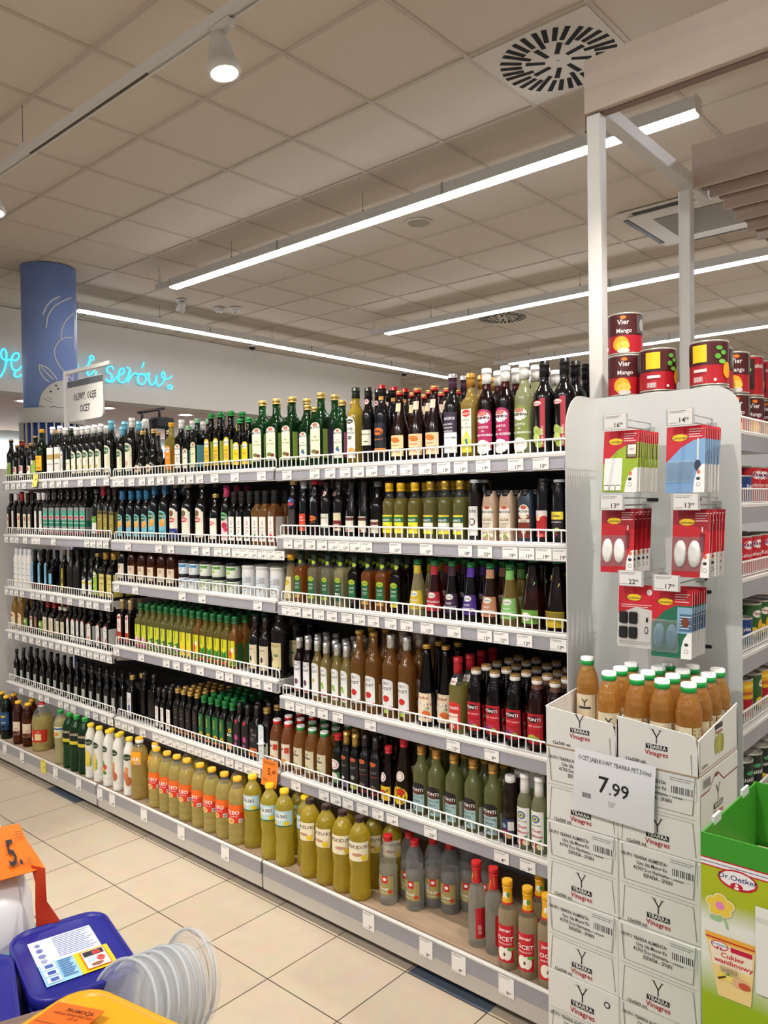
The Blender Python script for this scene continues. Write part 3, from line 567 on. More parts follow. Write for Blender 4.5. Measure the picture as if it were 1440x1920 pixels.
SP|olive_oil_bottle|black bottle with cream, red and magenta label|wine|286|36|13|1|1|0c0b0b/0|0c0b0b/0|1|s22 *6a6250|R -31 30 31 150 f0ead6;E 0 150 25 18 f0ead6;E 0 142 13 16 7a5a3a;E 0 112 22 12 c62a32;T 0 107 15 fff BASSO;P c0207a -31 22 31 22 31 78 -31 62;T 2 52 8 fff OLIO_DI_SEMI;T 2 38 8 fff VINACCIOLI
SS|olive_oil_bottle|small dark bottle, gold cap, magenta label|dor|232|29|12|1|1|0c0b0b/0|0c0b0b/0|1|s18 *c8a860|R -25 25 25 120 f0ead6;E 0 96 19 10 c62a32;T 0 92 12 fff BASSO;P c0207a -25 20 25 20 25 66 -25 54;T 0 40 7 fff VINACCIOLI
PK|grapeseed_oil_bottle|dark bottle, pink capsule, pomegranate label|dor|268|28|12.5|1|1|102010/.1|102010/.1|1|c52 b03460|R -22 20 22 128 f0c8c8;E 0 128 22 20 7ac080;E 0 126 18 15 2f6b3c;T 0 122 8 fff OLITALIA;E 8 88 12 14 b02040;E 14 70 9 10 c83858
AK|flavoured_oil_bottle|square bottle, matte black cap, white herb label|mar|240|24|14|.25|1|1a0e08/.2|1a0e08/.2|1|c56 1d1c1e|R -18 22 18 128 ece6e0;V -6 100 7 b08 ;E 0 100 4 12 c8a0a0;T 0 78 6 555 KRZEPA;L -10 10 66 3 5 999;E 0 40 8 7 4a6a3a;R 28 22 62 128 e8e2da
AO|flavoured_oil_bottle|amber square bottle, matte black cap, herb label|mar|240|24|14|.25|1|clear|a0601c/.7|.9|c56 1d1c1e|R -18 22 18 128 ece6e0;E 0 100 4 12 c8a0a0;T 0 78 7 555 MIĘTA;L -10 10 66 3 5 999;P 3a6a3a 0 56 10 44 0 32 -10 44;R 28 22 62 128 e8e2da
AM|flavoured_oil_bottle|amber square bottle, black cap, red leaf label|mar|242|25|14|.25|1|clear|a0501c/.7|.9|c58 1d1c1e|R -19 22 19 130 ece6e0;E 0 102 4 12 c8a0a0;T 0 78 7 555 CHILLI;L -10 10 66 3 5 999;P c8283a 0 58 11 48 6 32 -6 32 -11 48;R 29 22 64 130 e8e2da
GB|balsamic_vinegar_bottle|dark bottle, gold cap, blue round label|wine|232|24|12|1|1|0d0a0c/0|0d0a0c/0|1|s22 *c8a860|R -20 30 20 110 3a3636;E 0 140 19 19 20409a;E 2 132 16 7 c83a30;T 0 142 8 fff FINI;L -14 14 96 8 8 aaa
RC|balsamic_vinegar_bottle|slim dark bottle, clear cap, bright red label|wine|228|22|11|1|1|0d0a0c/0|0d0a0c/0|1|s34 9aa0a4|R -18 22 18 92 e04a2a;T 0 76 8 fff Salsa;T 0 64 7 fff Classica;T 0 40 8 fff IT
RT|balsamic_vinegar_bottle|dark bottle, red cap, orange brush label|wine|225|25|13|1|1|0d0a0c/0|0d0a0c/0|1|s16 b82020|E 0 74 20 11 e0702a;T 0 71 8 3a1a10 ORTALLI;T 0 56 6 d8823a BALSAMICO@E 0 150 9 11 8a9aa4
CL|balsamic_vinegar_bottle|dark bottle, round neck seal, cream square label|dor|228|27|12|1|1|0b090b/0|0b090b/0|1|c34 1a1718|R -22 36 22 92 e6e6d4;T 0 74 8 333 Balsamico;L -14 14 64 3 6 777@E 0 172 11 11 c88;E 0 172 8 8 eee;E 0 172 5 5 a33
DW|balsamic_vinegar_bottle|dark bottle with cream and wine-red label|wine|225|26|12|1|1|0d0a0c/0|0d0a0c/0|1|s30 2a2628|R -21 26 21 96 e4d8b0;R -21 36 21 66 7a2028;T 0 47 12 f0e4d0 Aceto
DK|balsamic_vinegar_bottle|black bottle, plain cap, small cream label|bulge|225|28|12|1|1|0b090a/0|0b090a/0|1|c34 1c1a1a|R -20 22 20 82 ded8c8;R -20 66 20 78 5a3028;L -12 12 54 4 7 777;E 0 28 6 5 a33
DJ|balsamic_vinegar_bottle|squat black bottle with grey stopper|ball|215|33|13|1|1|0a090a/0|0a090a/0|1|s22 55585a|R -20 20 20 70 d8d0c4;R -20 50 20 62 6a2a2a
PY|vinegar_bottle|pale amber bottle, yellow cap, green-yellow label|dor|206|27|13|1|1|clear|9a8a30/.7|.72|s32 e8b81c|R -22 22 22 88 eedf3a;R -22 62 22 82 2f7a3c;T 0 66 10 fff PONTI;T 0 46 8 7a8a30 MELA;L -14 14 38 2 6 aa6
PW|vinegar_bottle|pale amber bottle, gold cap, green-yellow label|dor|208|27|13|1|1|clear|8a8438/.7|.72|s32 *b8963c|R -22 22 22 88 eedf3a;R -22 62 22 82 2a6258;R -22 34 22 60 e8e8e0;T 0 66 10 fff PONTI;T 0 44 8 5a8a5a BIANCO
SO|glaze_bottle|dark glaze bottle, clear cap, white text label|squ|208|22|12|1|1|120c0c/0|120c0c/0|1|f44 b8bcc0|R -19 20 19 118 eceae6;T 0 98 15 111 Solai;E 0 66 11 13 5a3018;E 0 66 7 9 eceae6;L -12 12 42 4 6 888
GZ|glaze_bottle|beige glaze squeeze bottle, black flip cap|squ|172|28|14|.6|.7|=c2a488|=c2a488|1|f22 17171a|R -22 16 22 96 efe4cc;E 0 96 22 26 efe4cc;E 0 100 19 15 fbf6ee;E 0 114 12 6 c4604a;T 0 95 12 333 MONINI;T 0 70 11 6a5040 GLAZE;L -14 14 60 3 6 998;P 8ab04a -12 16 14 16 4 30
GN|glaze_bottle|dark blue glaze squeeze bottle, cream badge|squ|172|28|14|.6|.7|=2c3c4c|=2c3c4c|1|f22 17171a|R -22 16 22 90 7a3018;E 0 100 20 24 efe4cc;E 0 102 18 14 fbf6ee;E 0 114 11 6 c4604a;T 0 97 12 333 MONINI;R -20 66 20 76 efe4cc;T 0 68 8 444 GLAZE;E 0 36 8 9 efe4cc
GR|glaze_bottle|black glaze bottle with red fruit label|squ|205|24|13|1|1|0d0b0c/0|0d0b0c/0|1|f40 1a1a1c|R -20 20 20 100 a82028;R -20 84 20 104 e8e0dc;E -6 80 8 9 e8c090;E 12 78 9 10 b01a28;T 0 40 8 fff GLASSA;E 0 26 10 6 e06a5a
GY|glaze_bottle|black glaze bottle, clear cap, yellow band|squ|200|24|13|1|1|0d0b0c/0|0d0b0c/0|1|f40 aab0b4|R -21 18 21 104 1c181a;R -21 76 21 100 e8d040;T 0 84 8 333 CREMA;T 0 66 6 ddd BALSAMICO;E -6 40 7 7 a0b83a;E 4 44 7 7 b8cc50;E 0 30 7 7 7a2a3a
WT|sesame_oil_bottle|white squeeze bottle with handwriting label|tube|246|22|10|1|1|=eeece8|=eeece8|1|f46 d8dadc|V -8 110 12 333 Oliwa_z;T 2 150 9 333 Olio;T 2 120 9 333 extra;T 2 80 9 444 vergine;E 6 50 6 6 c8b080;L -14 14 66 3 6 999
LB|olive_oil_bottle|dark bottle with sky blue label and red foot|mar|245|23|11|.3|1|0b0b0e/0|0b0b0e/0|1|c34 17181c|R -16 40 16 160 7ab8d8;E 0 160 16 14 7ab8d8;R -16 18 16 40 b03038;V 4 100 9 234 CLASSIC
LC|olive_oil_bottle|small dark bottle with sky blue label|mar|195|21|11|.3|1|0b0b0e/0|0b0b0e/0|1|c30 17181c|R -15 50 15 110 7ab8d8;R -15 20 15 42 b03038
YD|olive_oil_bottle|dark bottle with slanted yellow label|mar|255|24|11|.3|1|12110a/0|12110a/0|1|s24 6a5a40|P d8c030 -4 20 17 20 17 150 6 150;P 4a4420 2 60 14 60 14 90 4 90
OO|olive_oil_bottle|matte black bottle with faint ring emblem|wine|258|26|12|1|1|=141415|=141415|1|c40 131314|E 0 150 10 12 5c5a58;E 0 150 7 9 141415
SK|olive_oil_bottle|small dark bottle, white-yellow label|dor|215|22|11|1|1|0b0b0a/0|0b0b0a/0|1|s18 1c1c1a|R -17 18 17 110 e8e4da;E 0 112 17 16 222;T 0 108 8 eee OLEJ;R -17 74 17 86 e0c030
MN|olive_oil_bottle|green bottle, neck tag, lime label|dor|248|26|12|1|1|0c1a0e/.1|0c1a0e/.1|1|s18 *a8884a|R -20 22 20 130 9cc83c;E 0 130 20 22 9cc83c;E 0 130 17 14 f4f0e8;T 0 126 9 333 MONINI;T 0 70 10 fff BIO@P 9cc83c -12 196 0 196 0 244 -12 244
LU|olive_oil_bottle|square dark bottle, gold cap, yellow label|mar|258|32|14|.22|1|1c1a08/.2|1c1a08/.2|1|c40 *b8954a|R -25 18 25 140 e2d27a;T -10 112 16 4a3c1a LU;T 12 112 16 4a3c1a IO;T 0 84 9 5a4a20 GARDA;T 0 70 9 5a4a20 DOP;L -16 16 56 4 7 8a7a40;R 36 18 88 140 d8c66c
BA|sunflower_oil_bottle|big amber bottle with cream label|yb|186|31|13|1|1|7a3a10/.6|7a3a10/.6|1|s16 5a3a20|R -27 20 27 88 ead8bc;E 8 72 9 10 c8a890;L -16 16 54 3 8 a98
BP|grape_juice_bottle|dark bottle with plain cream label|yb|186|31|13|1|1|1c1212/.1|1c1212/.1|1|s16 1c1818|R -27 20 27 96 ead8c4;E 4 78 8 10 b8a090;L -16 16 56 3 8 a98
JB|coconut_oil_jar|small jar, black lid, blue coconut label|jar|66|29|24|1|1|clear|=dfe6ea|.8|s14 1b1b1c|R -28 10 28 46 e4ecf0;R -28 34 28 46 3a8ac0;E 0 26 9 9 6a4a30;E 0 26 7 7 f4f0e8;T 0 36 6 fff OLEJ
JG|coconut_oil_jar|small jar, black lid, green label|jar|68|32|27|1|1|clear|=dfe6da|.8|s14 1b1b1c|R -30 10 30 48 e8ece0;R -30 36 30 48 5a9a3c;R -8 18 8 30 a8c83c;T 0 38 6 fff BIO;L -26 -12 28 3 5 889
JW|coconut_oil_jar|large white jar, white lid, blue-white label|jar|132|33|28|1|1|clear|=e9ebea|.95|s14 dedcd6|R -30 14 30 90 dfe8ee;T -6 70 8 6a8aa0 OLEJ;T -6 58 8 6a8aa0 KOKOSOWY;E 2 30 9 9 6a4030;E 2 30 7 7 f6f2ee;R 6 58 28 84 b8b8b8
YL|dressing_bottle|small dressing bottle, yellow cap, cream label|cone|196|30|13|1|1|clear|c8a868/.6|.8|s24 e8b020|R -22 16 22 104 efe2a8;E 0 80 14 12 d8b83a;L -12 12 60 3 7 a98
KA|vinegar_bottle|amber vinegar bottle, green cap and green label|mar|214|25|12|.4|1|clear|a8480c/.7|.7|c36 1c3024|R -17 24 17 110 1f6a3c;E 0 104 15 10 b8cc30;T 0 101 7 264 KAMIS;T 0 78 9 fff OCET;L -12 12 68 2 6 cdc;P c8a040 -17 24 17 24 17 44 -17 34@E 0 170 12 8 a8c430
KC|vinegar_bottle|clear vinegar bottle, green cap and green label|mar|214|25|12|.4|1|clear|dcd8a8/.9|.7|c36 1c3024|R -17 24 17 110 1f6a3c;E 0 104 15 10 b8cc30;T 0 101 7 264 KAMIS;T 0 78 9 fff OCET;L -12 12 68 2 6 cdc;P a8c43c -17 24 17 24 17 44 -17 34@E 0 170 12 8 a8c430
KB|vinegar_bottle|clear vinegar bottle with large BIO letters|mar|214|25|12|.4|1|clear|d8cc88/.85|.72|c36 1c3024|R -17 24 17 114 1f5a34;E 0 106 15 10 b8cc30;T 0 103 7 264 KAMIS;T 0 82 8 fff OCET;T 0 68 6 fff WINNY;T 0 46 16 fff BIO@E 0 170 12 8 a8c430
KD|vinegar_bottle|dark vinegar bottle, green cap and green label|mar|214|25|12|.4|1|140a0c/.1|140a0c/.1|1|c36 1c3024|R -17 24 17 110 1f6a3c;E 0 104 15 10 b8cc30;T 0 101 7 264 KAMIS;T 0 78 9 fff OCET;L -12 12 68 2 6 cdc;E 4 34 10 9 5a2a3a@E 0 170 12 8 a8c430
KR|vinegar_bottle|dark red vinegar bottle, green cap and label|mar|214|25|12|.4|1|300a14/.4|300a14/.4|1|c36 1c3024|R -17 24 17 110 1f6a3c;E 0 104 15 10 b8cc30;T 0 101 7 264 KAMIS;T 0 78 9 fff OCET;L -12 12 68 2 6 cdc;P d8c840 -17 24 17 24 17 44 -17 34@E 0 170 12 8 a8c430
'''.strip().splitlines(): style(L)
def dev(code, look, c1, c2, liq, t1, t2):
    style('%s|vinegar_bottle|%s|cone|203|35|13|1|1|clear|%s|.74|s18 1f7a3c|R -34 26 34 92 %s;E 0 80 17 10 f2f0ea;T 0 77 8 2a5a3a Develey;T 0 55 9 fff %s;T 0 42 10 fff %s;L -18 18 36 2 5 ddd@R -20 152 20 182 %s;E 0 168 7 8 %s' % (code, look, liq, c1, t1, t2, c2, c1))
dev('D1', 'cone-shaped vinegar bottle, green cap, yellow label', 'd8c02c', 'c8b02a', 'd8c878/.7', 'BIAŁEGO', 'WINA')
dev('D2', 'cone-shaped vinegar bottle, green cap, red label', 'b82434', 'a82030', '6a1018/.4', 'CZERWONEGO', 'WINA')
dev('D3', 'cone-shaped vinegar bottle, green cap, dark plum label', '3a1c3c', '3a2030', '180a10/.1', 'OCET', 'MALINOWY')
dev('D4', 'cone-shaped vinegar bottle, green cap, purple label', '4c2a8a', '5a30a0', '1a0a18/.1', 'OCET', 'BALSAMICO')
dev('D5', 'cone-shaped vinegar bottle, green cap, peach label', 'c88860', 'c09070', '6a3a14/.5', 'OCET', 'JABŁKOWY')
dev('D6', 'cone-shaped vinegar bottle, green cap, light green label', '8cc870', '7ac060', 'b08a30/.6', 'OCET', 'ZIOŁOWY')
for L in '''
TC|vinegar_bottle|tall cone bottle, green swoosh, amber vinegar|tcone|232|39|15|1|1|3a1a0c/.5|6a2208/.5|.44|s20 1f7a3c|R -30 18 30 62 6aa03c;E -6 40 16 14 e8e4d8;P 8cc870 20 140 26 150 -20 176 -24 160
TD|vinegar_bottle|tall cone bottle, gold swoosh, yellow label|tcone|232|39|15|1|1|2a160c/.5|3a140a/.4|.5|s20 1f7a3c|R -34 14 34 64 d8b81c;R -34 44 34 62 8a7428;P c8b43a 20 140 26 150 -20 176 -24 160
CR|cider_vinegar_bottle|amber bottle, cream arch label|dor|232|26|12|1|1|b08038/.7|b07828/.7|1|c38 *c8a86a|R -20 22 20 96 efe0b8;E 0 96 20 18 efe0b8;E 0 92 9 9 c8604a;L -12 12 70 4 8 a98
CG|dressing_bottle|dark bottle with olive green label|dor|215|25|12|1|1|20200c/.3|20200c/.3|1|s22 6a3a20|R -19 22 19 90 7aa83c;E 2 70 9 9 e8e4c0;E -4 44 8 8 c83a30
CD|balsamic_vinegar_bottle|small dark bottle, white-red label|mar|208|22|11|.3|1|120c0a/0|120c0a/0|1|s20 2a2420|R -15 20 15 110 e8e4dc;E 0 96 11 12 c04038;R -15 20 15 44 b03030;V 4 70 8 a33 ACETO
CB|balsamic_vinegar_bottle|small dark bottle, brown label|mar|205|22|11|.3|1|120c0a/0|120c0a/0|1|s20 2a2420|R -15 30 15 110 a06a50;V 4 70 8 fed RISERVA
RW|truffle_oil_bottle|square bottle, red cap, large cream label|mar|212|27|12|.2|1|2a1c10/.3|2a1c10/.3|1|s34 a81c28|R -22 20 22 120 efe4c8;R -22 30 22 42 b83030;E 0 88 8 14 5a4a3a;E 0 88 5 10 efe4c8;L -14 14 66 3 7 a98;R 30 20 74 120 e8dcc0
RV|truffle_oil_bottle|small square bottle, clear top, cream label|mar|196|24|11|.2|1|4a3c20/.4|4a3c20/.4|1|s22 cfcac0|R -19 20 19 110 efe4c8;E 0 84 7 12 5a4a3a;E 0 84 4 8 efe4c8;L -12 12 60 3 7 a98;R -19 20 19 36 6a7a3a
WP|flavoured_oil_bottle|small dark bottle, white label with spices|mar|212|23|11|.25|1|141008/.2|141008/.2|1|s22 1c1a18|R -16 16 16 128 ecebe6;E 0 128 16 14 c0392f;E 0 124 14 13 ecebe6;V 4 88 10 444 Monini;E -4 50 6 6 4a7a3a;E 5 42 6 6 a83a30;R 27 16 60 124 dcdad2
WO|flavoured_oil_bottle|dark bottle, white label with orange fruit|mar|205|28|13|.25|1|141008/.2|141008/.2|1|s22 1c1a18|R -20 16 20 122 ecebe6;E 0 122 20 14 c0392f;E 0 118 18 13 ecebe6;T 0 104 9 444 Monini;E 0 48 13 13 e0702a;E 0 48 8 8 f0a050;R 30 16 76 118 dcdad2
WC|flavoured_oil_bottle|dark bottle, white label with red pepper|mar|205|28|13|.25|1|141008/.2|141008/.2|1|s22 1c1a18|R -20 16 20 122 ecebe6;E 0 122 20 14 c0392f;E 0 118 18 13 ecebe6;T 0 104 9 444 Monini;P c02a2a 8 70 16 62 2 34 -8 36;R 30 16 76 118 dcdad2
CP|balsamic_vinegar_bottle|dark bottle, cream capsule, red-white arch label|mar|240|25|12|.3|1|120a08/0|120a08/0|1|c52 *b8a078|R -18 20 18 160 b03428;R -14 70 14 150 f0ece6;E 0 150 14 14 f0ece6;E 0 146 9 9 c0392f;V 4 106 10 333 ACETO;E 0 40 12 9 e0a03a
G1|flavoured_oil_bottle|pale oil bottle, green cap, pink garlic label|mar|233|25|12|.35|1|clear|8a8430/.75|.9|s34 1d6b3a|R -19 14 19 126 c8d43a;P e8e84a -18 70 18 96 18 126 -18 126;E -4 50 13 18 e8c0d0;E 8 44 10 14 d88ab0;R -19 14 19 26 c02878;V -4 106 9 2a5a1a KUJAWSKI;R 30 14 70 110 2f7a3a@
G2|flavoured_oil_bottle|pale oil bottle, green cap, basil-garlic label|mar|233|25|12|.35|1|clear|8a8430/.75|.9|s34 1d6b3a|R -19 14 19 126 c8d43a;P e8e84a -18 70 18 96 18 126 -18 126;P 2f7a3a -18 20 18 14 18 70 -8 60;E -2 44 9 12 e8d8c0;E 8 32 8 9 d8a0b0;V -4 106 9 2a5a1a KUJAWSKI;R 30 14 70 110 2f7a3a
G3|flavoured_oil_bottle|pale oil bottle, green cap, lemon label|mar|233|25|12|.35|1|clear|8a8430/.75|.9|s34 1d6b3a|R -19 14 19 126 e6d82a;P f0e84a -18 70 18 96 18 126 -18 126;E 0 48 15 17 f0c81c;E 0 30 12 12 f8e06a;E 0 30 9 9 f4cc20;V -4 106 9 2a5a1a KUJAWSKI;R 30 14 70 110 2f7a3a
G4|flavoured_oil_bottle|pale oil bottle, green cap, green herb label|mar|233|25|12|.35|1|clear|8a7a20/.75|.9|s34 1d6b3a|R -19 14 19 126 d8d42a;P 3a8a2a -18 30 0 22 18 40 16 78 0 64 -16 74;P 2a6a2a -10 30 12 30 4 66;R -19 14 19 24 c8402a;V -4 106 9 2a5a1a KUJAWSKI;R 30 14 70 110 2f7a3a
G5|flavoured_oil_bottle|orange oil bottle, green cap, pepper-herb label|mar|233|25|12|.35|1|clear|b0641c/.75|.9|s34 1d6b3a|R -19 14 19 126 d8d42a;P d8402a -18 40 -2 34 2 78 -12 84;E 4 84 9 12 f4ead8;P 2a7a2a -14 18 16 18 14 48;V -4 106 9 2a5a1a KUJAWSKI;R 30 14 70 110 2f7a3a;R 34 50 66 90 3a6a4a
WN|wine_vinegar_bottle|black wine-style bottle, plain cream label|wine|246|31|13|1|1|100a0c/0|100a0c/0|1|c44 1c1a1c|R -26 22 26 126 ddd0b4;E 0 66 6 12 4a4038;T 0 104 8 554 ACETO;R -20 28 -2 36 c05048;L -14 14 96 2 6 887
LT|olive_oil_bottle|big ribbed dark bottle, picture label|petw|265|41|14|1|1|100c0c/0|100c0c/0|1|s18 151314|R -33 36 33 150 d8cc9a;R -33 124 33 150 cfc08a;T 0 130 15 6a2a20 LETINO;P a8b078 -33 60 33 80 33 104 -33 92;P d8b870 -33 36 33 44 33 70 -33 56;E -12 80 8 10 8a5a40;E 12 96 12 6 7a8a6a
BW|vinegar_bottle|dark red vinegar bottle, silver wrap, white label|wine|243|24|12|1|1|2c0c14/.3|2c0c14/.3|1|c44 *c8c8c6|R -17 26 17 150 e4e6e8;T 0 130 9 444 BIO;T 0 112 12 333 OCET;E 0 66 7 12 6a4050;R -17 28 17 34 b83030
BS|vinegar_bottle|pale yellow vinegar bottle, silver wrap, green grapes|wine|240|25|12|1|1|clear|c0a048/.75|.86|c44 *c8c8c6|R -18 22 18 132 e6e8e6;E 0 132 18 14 e6e8e6;T 0 126 9 444 BIO;T 0 108 12 333 OCET;L -10 10 98 2 5 777;E -2 74 7 9 8ab84a;E 3 64 5 7 9cc85a;R -18 30 18 35 c04038
BV|vinegar_bottle|golden vinegar bottle, silver wrap, pear label|wine|243|26|12|1|1|clear|b88a2c/.7|.86|c44 *c8c8c6|R -19 22 19 140 e6e8e6;E 0 140 19 14 e6e8e6;T 0 134 9 444 BIO;T 0 116 12 333 OCET;E 0 84 6 8 c8b83a;L -14 14 60 5 7 8ab060
BZ|vinegar_bottle|tall amber vinegar bottle, silver wrap, red apple|wine|306|35|14|1|1|clear|9a5414/.65|.9|c50 *c8c8c6|R -24 30 24 132 e8eae8;E 0 132 24 12 e8eae8;T 0 124 12 444 BIO;T 0 104 15 333 OCET;L -12 12 94 2 5 777;E 0 72 12 12 c82a28;R -24 36 24 44 c83a34;R -8 18 10 30 a8c83c
BY|vinegar_bottle|tall amber vinegar bottle, gold collar, red apple|wine|306|35|14|1|1|a8703c/.6|9a5414/.6|.9|s14 *b8964a|R -24 30 24 132 e8eae8;E 0 132 24 12 e8eae8;T 0 124 12 444 BIO;T 0 104 15 333 OCET;L -12 12 94 2 5 777;E 0 72 12 12 c82a28;R -24 36 24 44 c83a34;R 36 40 66 112 b08a5c;L 40 62 100 12 6 f0e0d0
VO|apple_vinegar_bottle|dark brown bottle, gold cap, apple label|tcone|288|34|13|1|1|140c08/.1|140c08/.1|1|s14 *c8a048|R -30 18 30 118 ead8b8;T 0 98 14 a8402a Voelkel;P d04a2c -30 58 30 68 30 90 -30 82;T -4 76 14 fff OCET;T -4 62 9 fff JABŁKOWY;E 12 44 14 14 d86a30;E -4 30 13 12 f4e8d0;P 4a8a3a 6 62 20 74 22 62
PR_|apple_vinegar_bottle|pale yellow bottle, long red cap, red label|dor|260|33|14|1|1|clear|b0a03c/.75|.62|c56 b81c24|R -25 16 25 96 d03424;E 0 96 25 14 d03424;T 0 84 13 fff PONTI;R -18 34 18 70 efe0d0;T 0 56 8 a33 JABŁKOWY;E 0 26 8 7 e8b8a0@R -13 168 13 190 efe8e0;T 0 176 7 c33 PONTI
PD|vinegar_bottle|dark berry vinegar bottle, tan-white cap, red label|yb|233|32|13|1|1|160810/.15|160810/.15|1|f20 f0ece4 a8824a|R -28 26 28 122 b81c28;E 0 104 22 11 1c1416;T 0 99 14 fff PONTI;T 2 80 7 fcc OCET_WINNY;E -4 46 14 10 6a3a7a;E 8 42 10 8 8ab04a;E 2 52 8 7 b03a5a;R 34 30 56 112 b81c28;R 38 70 56 80 8ac88a;B 40 30 56 56 eee
PE|vinegar_bottle|rose vinegar bottle, tan-white cap, red label|yb|233|32|13|1|1|a85a3c/.6|5a1410/.5|.8|f20 f0ece4 a8824a|R -28 26 28 122 b81c28;E 0 104 22 11 1c1416;T 0 99 14 fff PONTI;T 2 80 7 fcc OCET_WINNY;E -4 46 14 10 a8b040;E 8 42 10 8 8ab04a;R 34 30 56 112 b81c28;R 38 70 56 80 8ac88a;B 40 30 56 56 eee
BB|balsamic_vinegar_bottle|dark bottle with bulging shoulder, silver-grey label|ball|205|21|8|1|1|0b0a0b/0|0b0a0b/0|1|c30 161416|R -17 14 17 84 a9b0a4;L -10 10 60 4 9 7f877c
B0|olive_oil_bottle|black bottle, gold cap, lavender label|mar|228|24|11|.3|1|0c0b0c/0|0c0b0c/0|1|s22 *c8a860|R -17 20 17 140 dfdee2;E 0 126 10 12 e8e6e8;E 0 60 9 18 5a5a8a;L -10 10 104 3 7 889
B1|olive_oil_bottle|black bottle behind white cartons, dark cap|mar|246|26|11|.3|1|0c0b0c/0|0c0b0c/0|1|c42 1c1a1c|
B2|flavoured_oil_bottle|small black-capped bottle, white herb label|mar|206|18|11|.3|1|1a0e0c/.1|1a0e0c/.1|1|c44 1d1c1e|R -14 14 14 112 ece8e2;E 0 94 3 9 c8a0a0;T 0 72 5 555 ZIOŁA;P 4a6a3a 0 50 8 38 0 26 -8 38
B3|flavoured_oil_bottle|small black-capped bottle, white red-leaf label|mar|206|18|11|.3|1|1a0e0c/.1|1a0e0c/.1|1|c44 1d1c1e|R -14 14 14 112 ece8e2;E 0 94 3 9 c8a0a0;T 0 72 5 555 CHILLI;P c8283a 0 50 8 42 4 26 -4 26 -8 42
B4|seed_oil_bottle|slim black bottle, gold cap, oval emblem|mar|224|20|12|.3|1|0e0b0b/0|0e0b0b/0|1|s22 *cfa85a|R -15 18 15 140 1d1a1c;E 0 112 8 14 6a5a48;E 0 112 6 11 1d1a1c;T 0 84 6 bbb OLEJ;E 0 34 8 8 d8802a;R -15 18 15 24 d8802a
B5|seed_oil_bottle|black bottle, green cap, sunflower label|mar|222|23|12|.3|1|0e0f0c/0|0e0f0c/0|1|s34 1d7a3c|R -17 16 17 140 1f6a38;V -4 104 9 e8e070 KUJAWSKI;E 2 44 12 12 e8b81c;E 2 44 5 5 5a3a1c;R -17 16 17 24 d86a2a
B6|seed_oil_bottle|black bottle, green cap, large BIO label|mar|222|23|12|.3|1|0e0f0c/0|0e0f0c/0|1|s34 1d7a3c|R -17 16 17 140 23482c;T 0 74 16 fff BIO;E 4 100 10 10 e8b81c;E 4 100 4 4 5a3a1c;R -17 16 17 44 d8a070
B7|seed_oil_bottle|black bottle, black cap, pink thistle label|mar|232|25|12|.3|1|0e0b0c/0|0e0b0c/0|1|c48 1b191b|R -18 18 18 150 1b181a;E 0 150 18 16 1b181a;E 0 150 8 10 c03040;E 0 78 11 13 c0408a;E -2 46 10 11 b03a9a;P 3a7a3a -3 18 3 18 2 60 -2 60
B8|seed_oil_bottle|black bottle with orange foot label|mar|238|30|14|.3|1|0e0b0c/0|0e0b0c/0|1|c50 1b191b|R -22 18 22 140 17161a;T -8 122 20 999 9;T 4 108 12 999 OLEJI;R -22 18 22 54 c86a30;E 10 38 8 8 5a2a1c;L -16 10 96 3 7 777
B9|seed_oil_bottle|dark bottle with broad gold cap|dor|238|28|13|1|1|0e0b0c/0|0e0b0c/0|1|s24 *b8965a|R -20 20 20 90 d8d4c8;E 0 80 14 8 333
Y1|vinegar_bottle|amber plastic bottle, red cap, cream recipe label|yb|200|32|13|1|1|c86a38/.65|b0501c/.65|.86|f20 d0282c f0e8e4|R -26 24 26 112 e8dcc4;V -14 80 12 333 Y;R -18 86 0 92 333;R 6 74 24 98 c84030;L -10 14 66 2 6 777;E 2 44 10 7 e0a040;L -16 16 32 2 5 777
Y2|vinegar_bottle|amber plastic bottle, green cap, cream apple label|yb|200|32|13|1|1|d08048/.65|b0601c/.65|.86|f20 1f9a48 f0f4ee|R -26 24 26 112 ddd2b4;T 0 86 22 333 Y;R -13 78 13 84 333;P 3a4a30 -26 62 26 56 26 46 -26 52;E -2 40 12 12 8a9a50;E -2 40 7 7 dcd8a0;L -16 16 32 1 5 777
RG|cider_vinegar_bottle|dark green bottle, red cap, round white badge|dor|208|26|13|1|1|3a4a30/.5|2a3a28/.4|1|s24 c8202a|R -22 20 22 62 5a8a5a;E 0 44 14 15 e8e4dc;E 0 92 20 21 f0e8e4;E 0 92 14 15 c84040;E 0 92 12 13 f0e8e4
BD|wine_vinegar_bottle|slim black bottle, long gold capsule, purple foot|wine|228|23|12|1|1|0e0b0d/0|0e0b0d/0|1|c50 *b0904a|R -20 18 20 136 18161a;E 0 130 12 8 c05a3a;T 0 96 10 998 OCET;E 0 52 6 6 ddd;R -20 18 20 40 7a6a9a
BE|wine_vinegar_bottle|slim olive bottle, long gold capsule, lime foot|wine|228|23|12|1|1|2e2c10/.4|2e2c10/.4|1|c50 *b0904a|R -20 18 20 136 1c1c18;E 0 130 12 8 c05a3a;T 0 96 10 998 OCET;E 0 62 8 8 998;R -20 18 20 34 b8c83a
BF|wine_vinegar_bottle|slim black bottle, black capsule, orange-red badge|wine|234|26|13|1|1|0e0b0d/0|0e0b0d/0|1|c48 171618|R -22 18 22 140 161517;E 0 134 13 9 c8603a;T 0 98 12 887 OCET;T 0 84 7 a44 BALSAMICO;E 0 46 12 9 6a5a48;R -22 18 22 26 8a2028
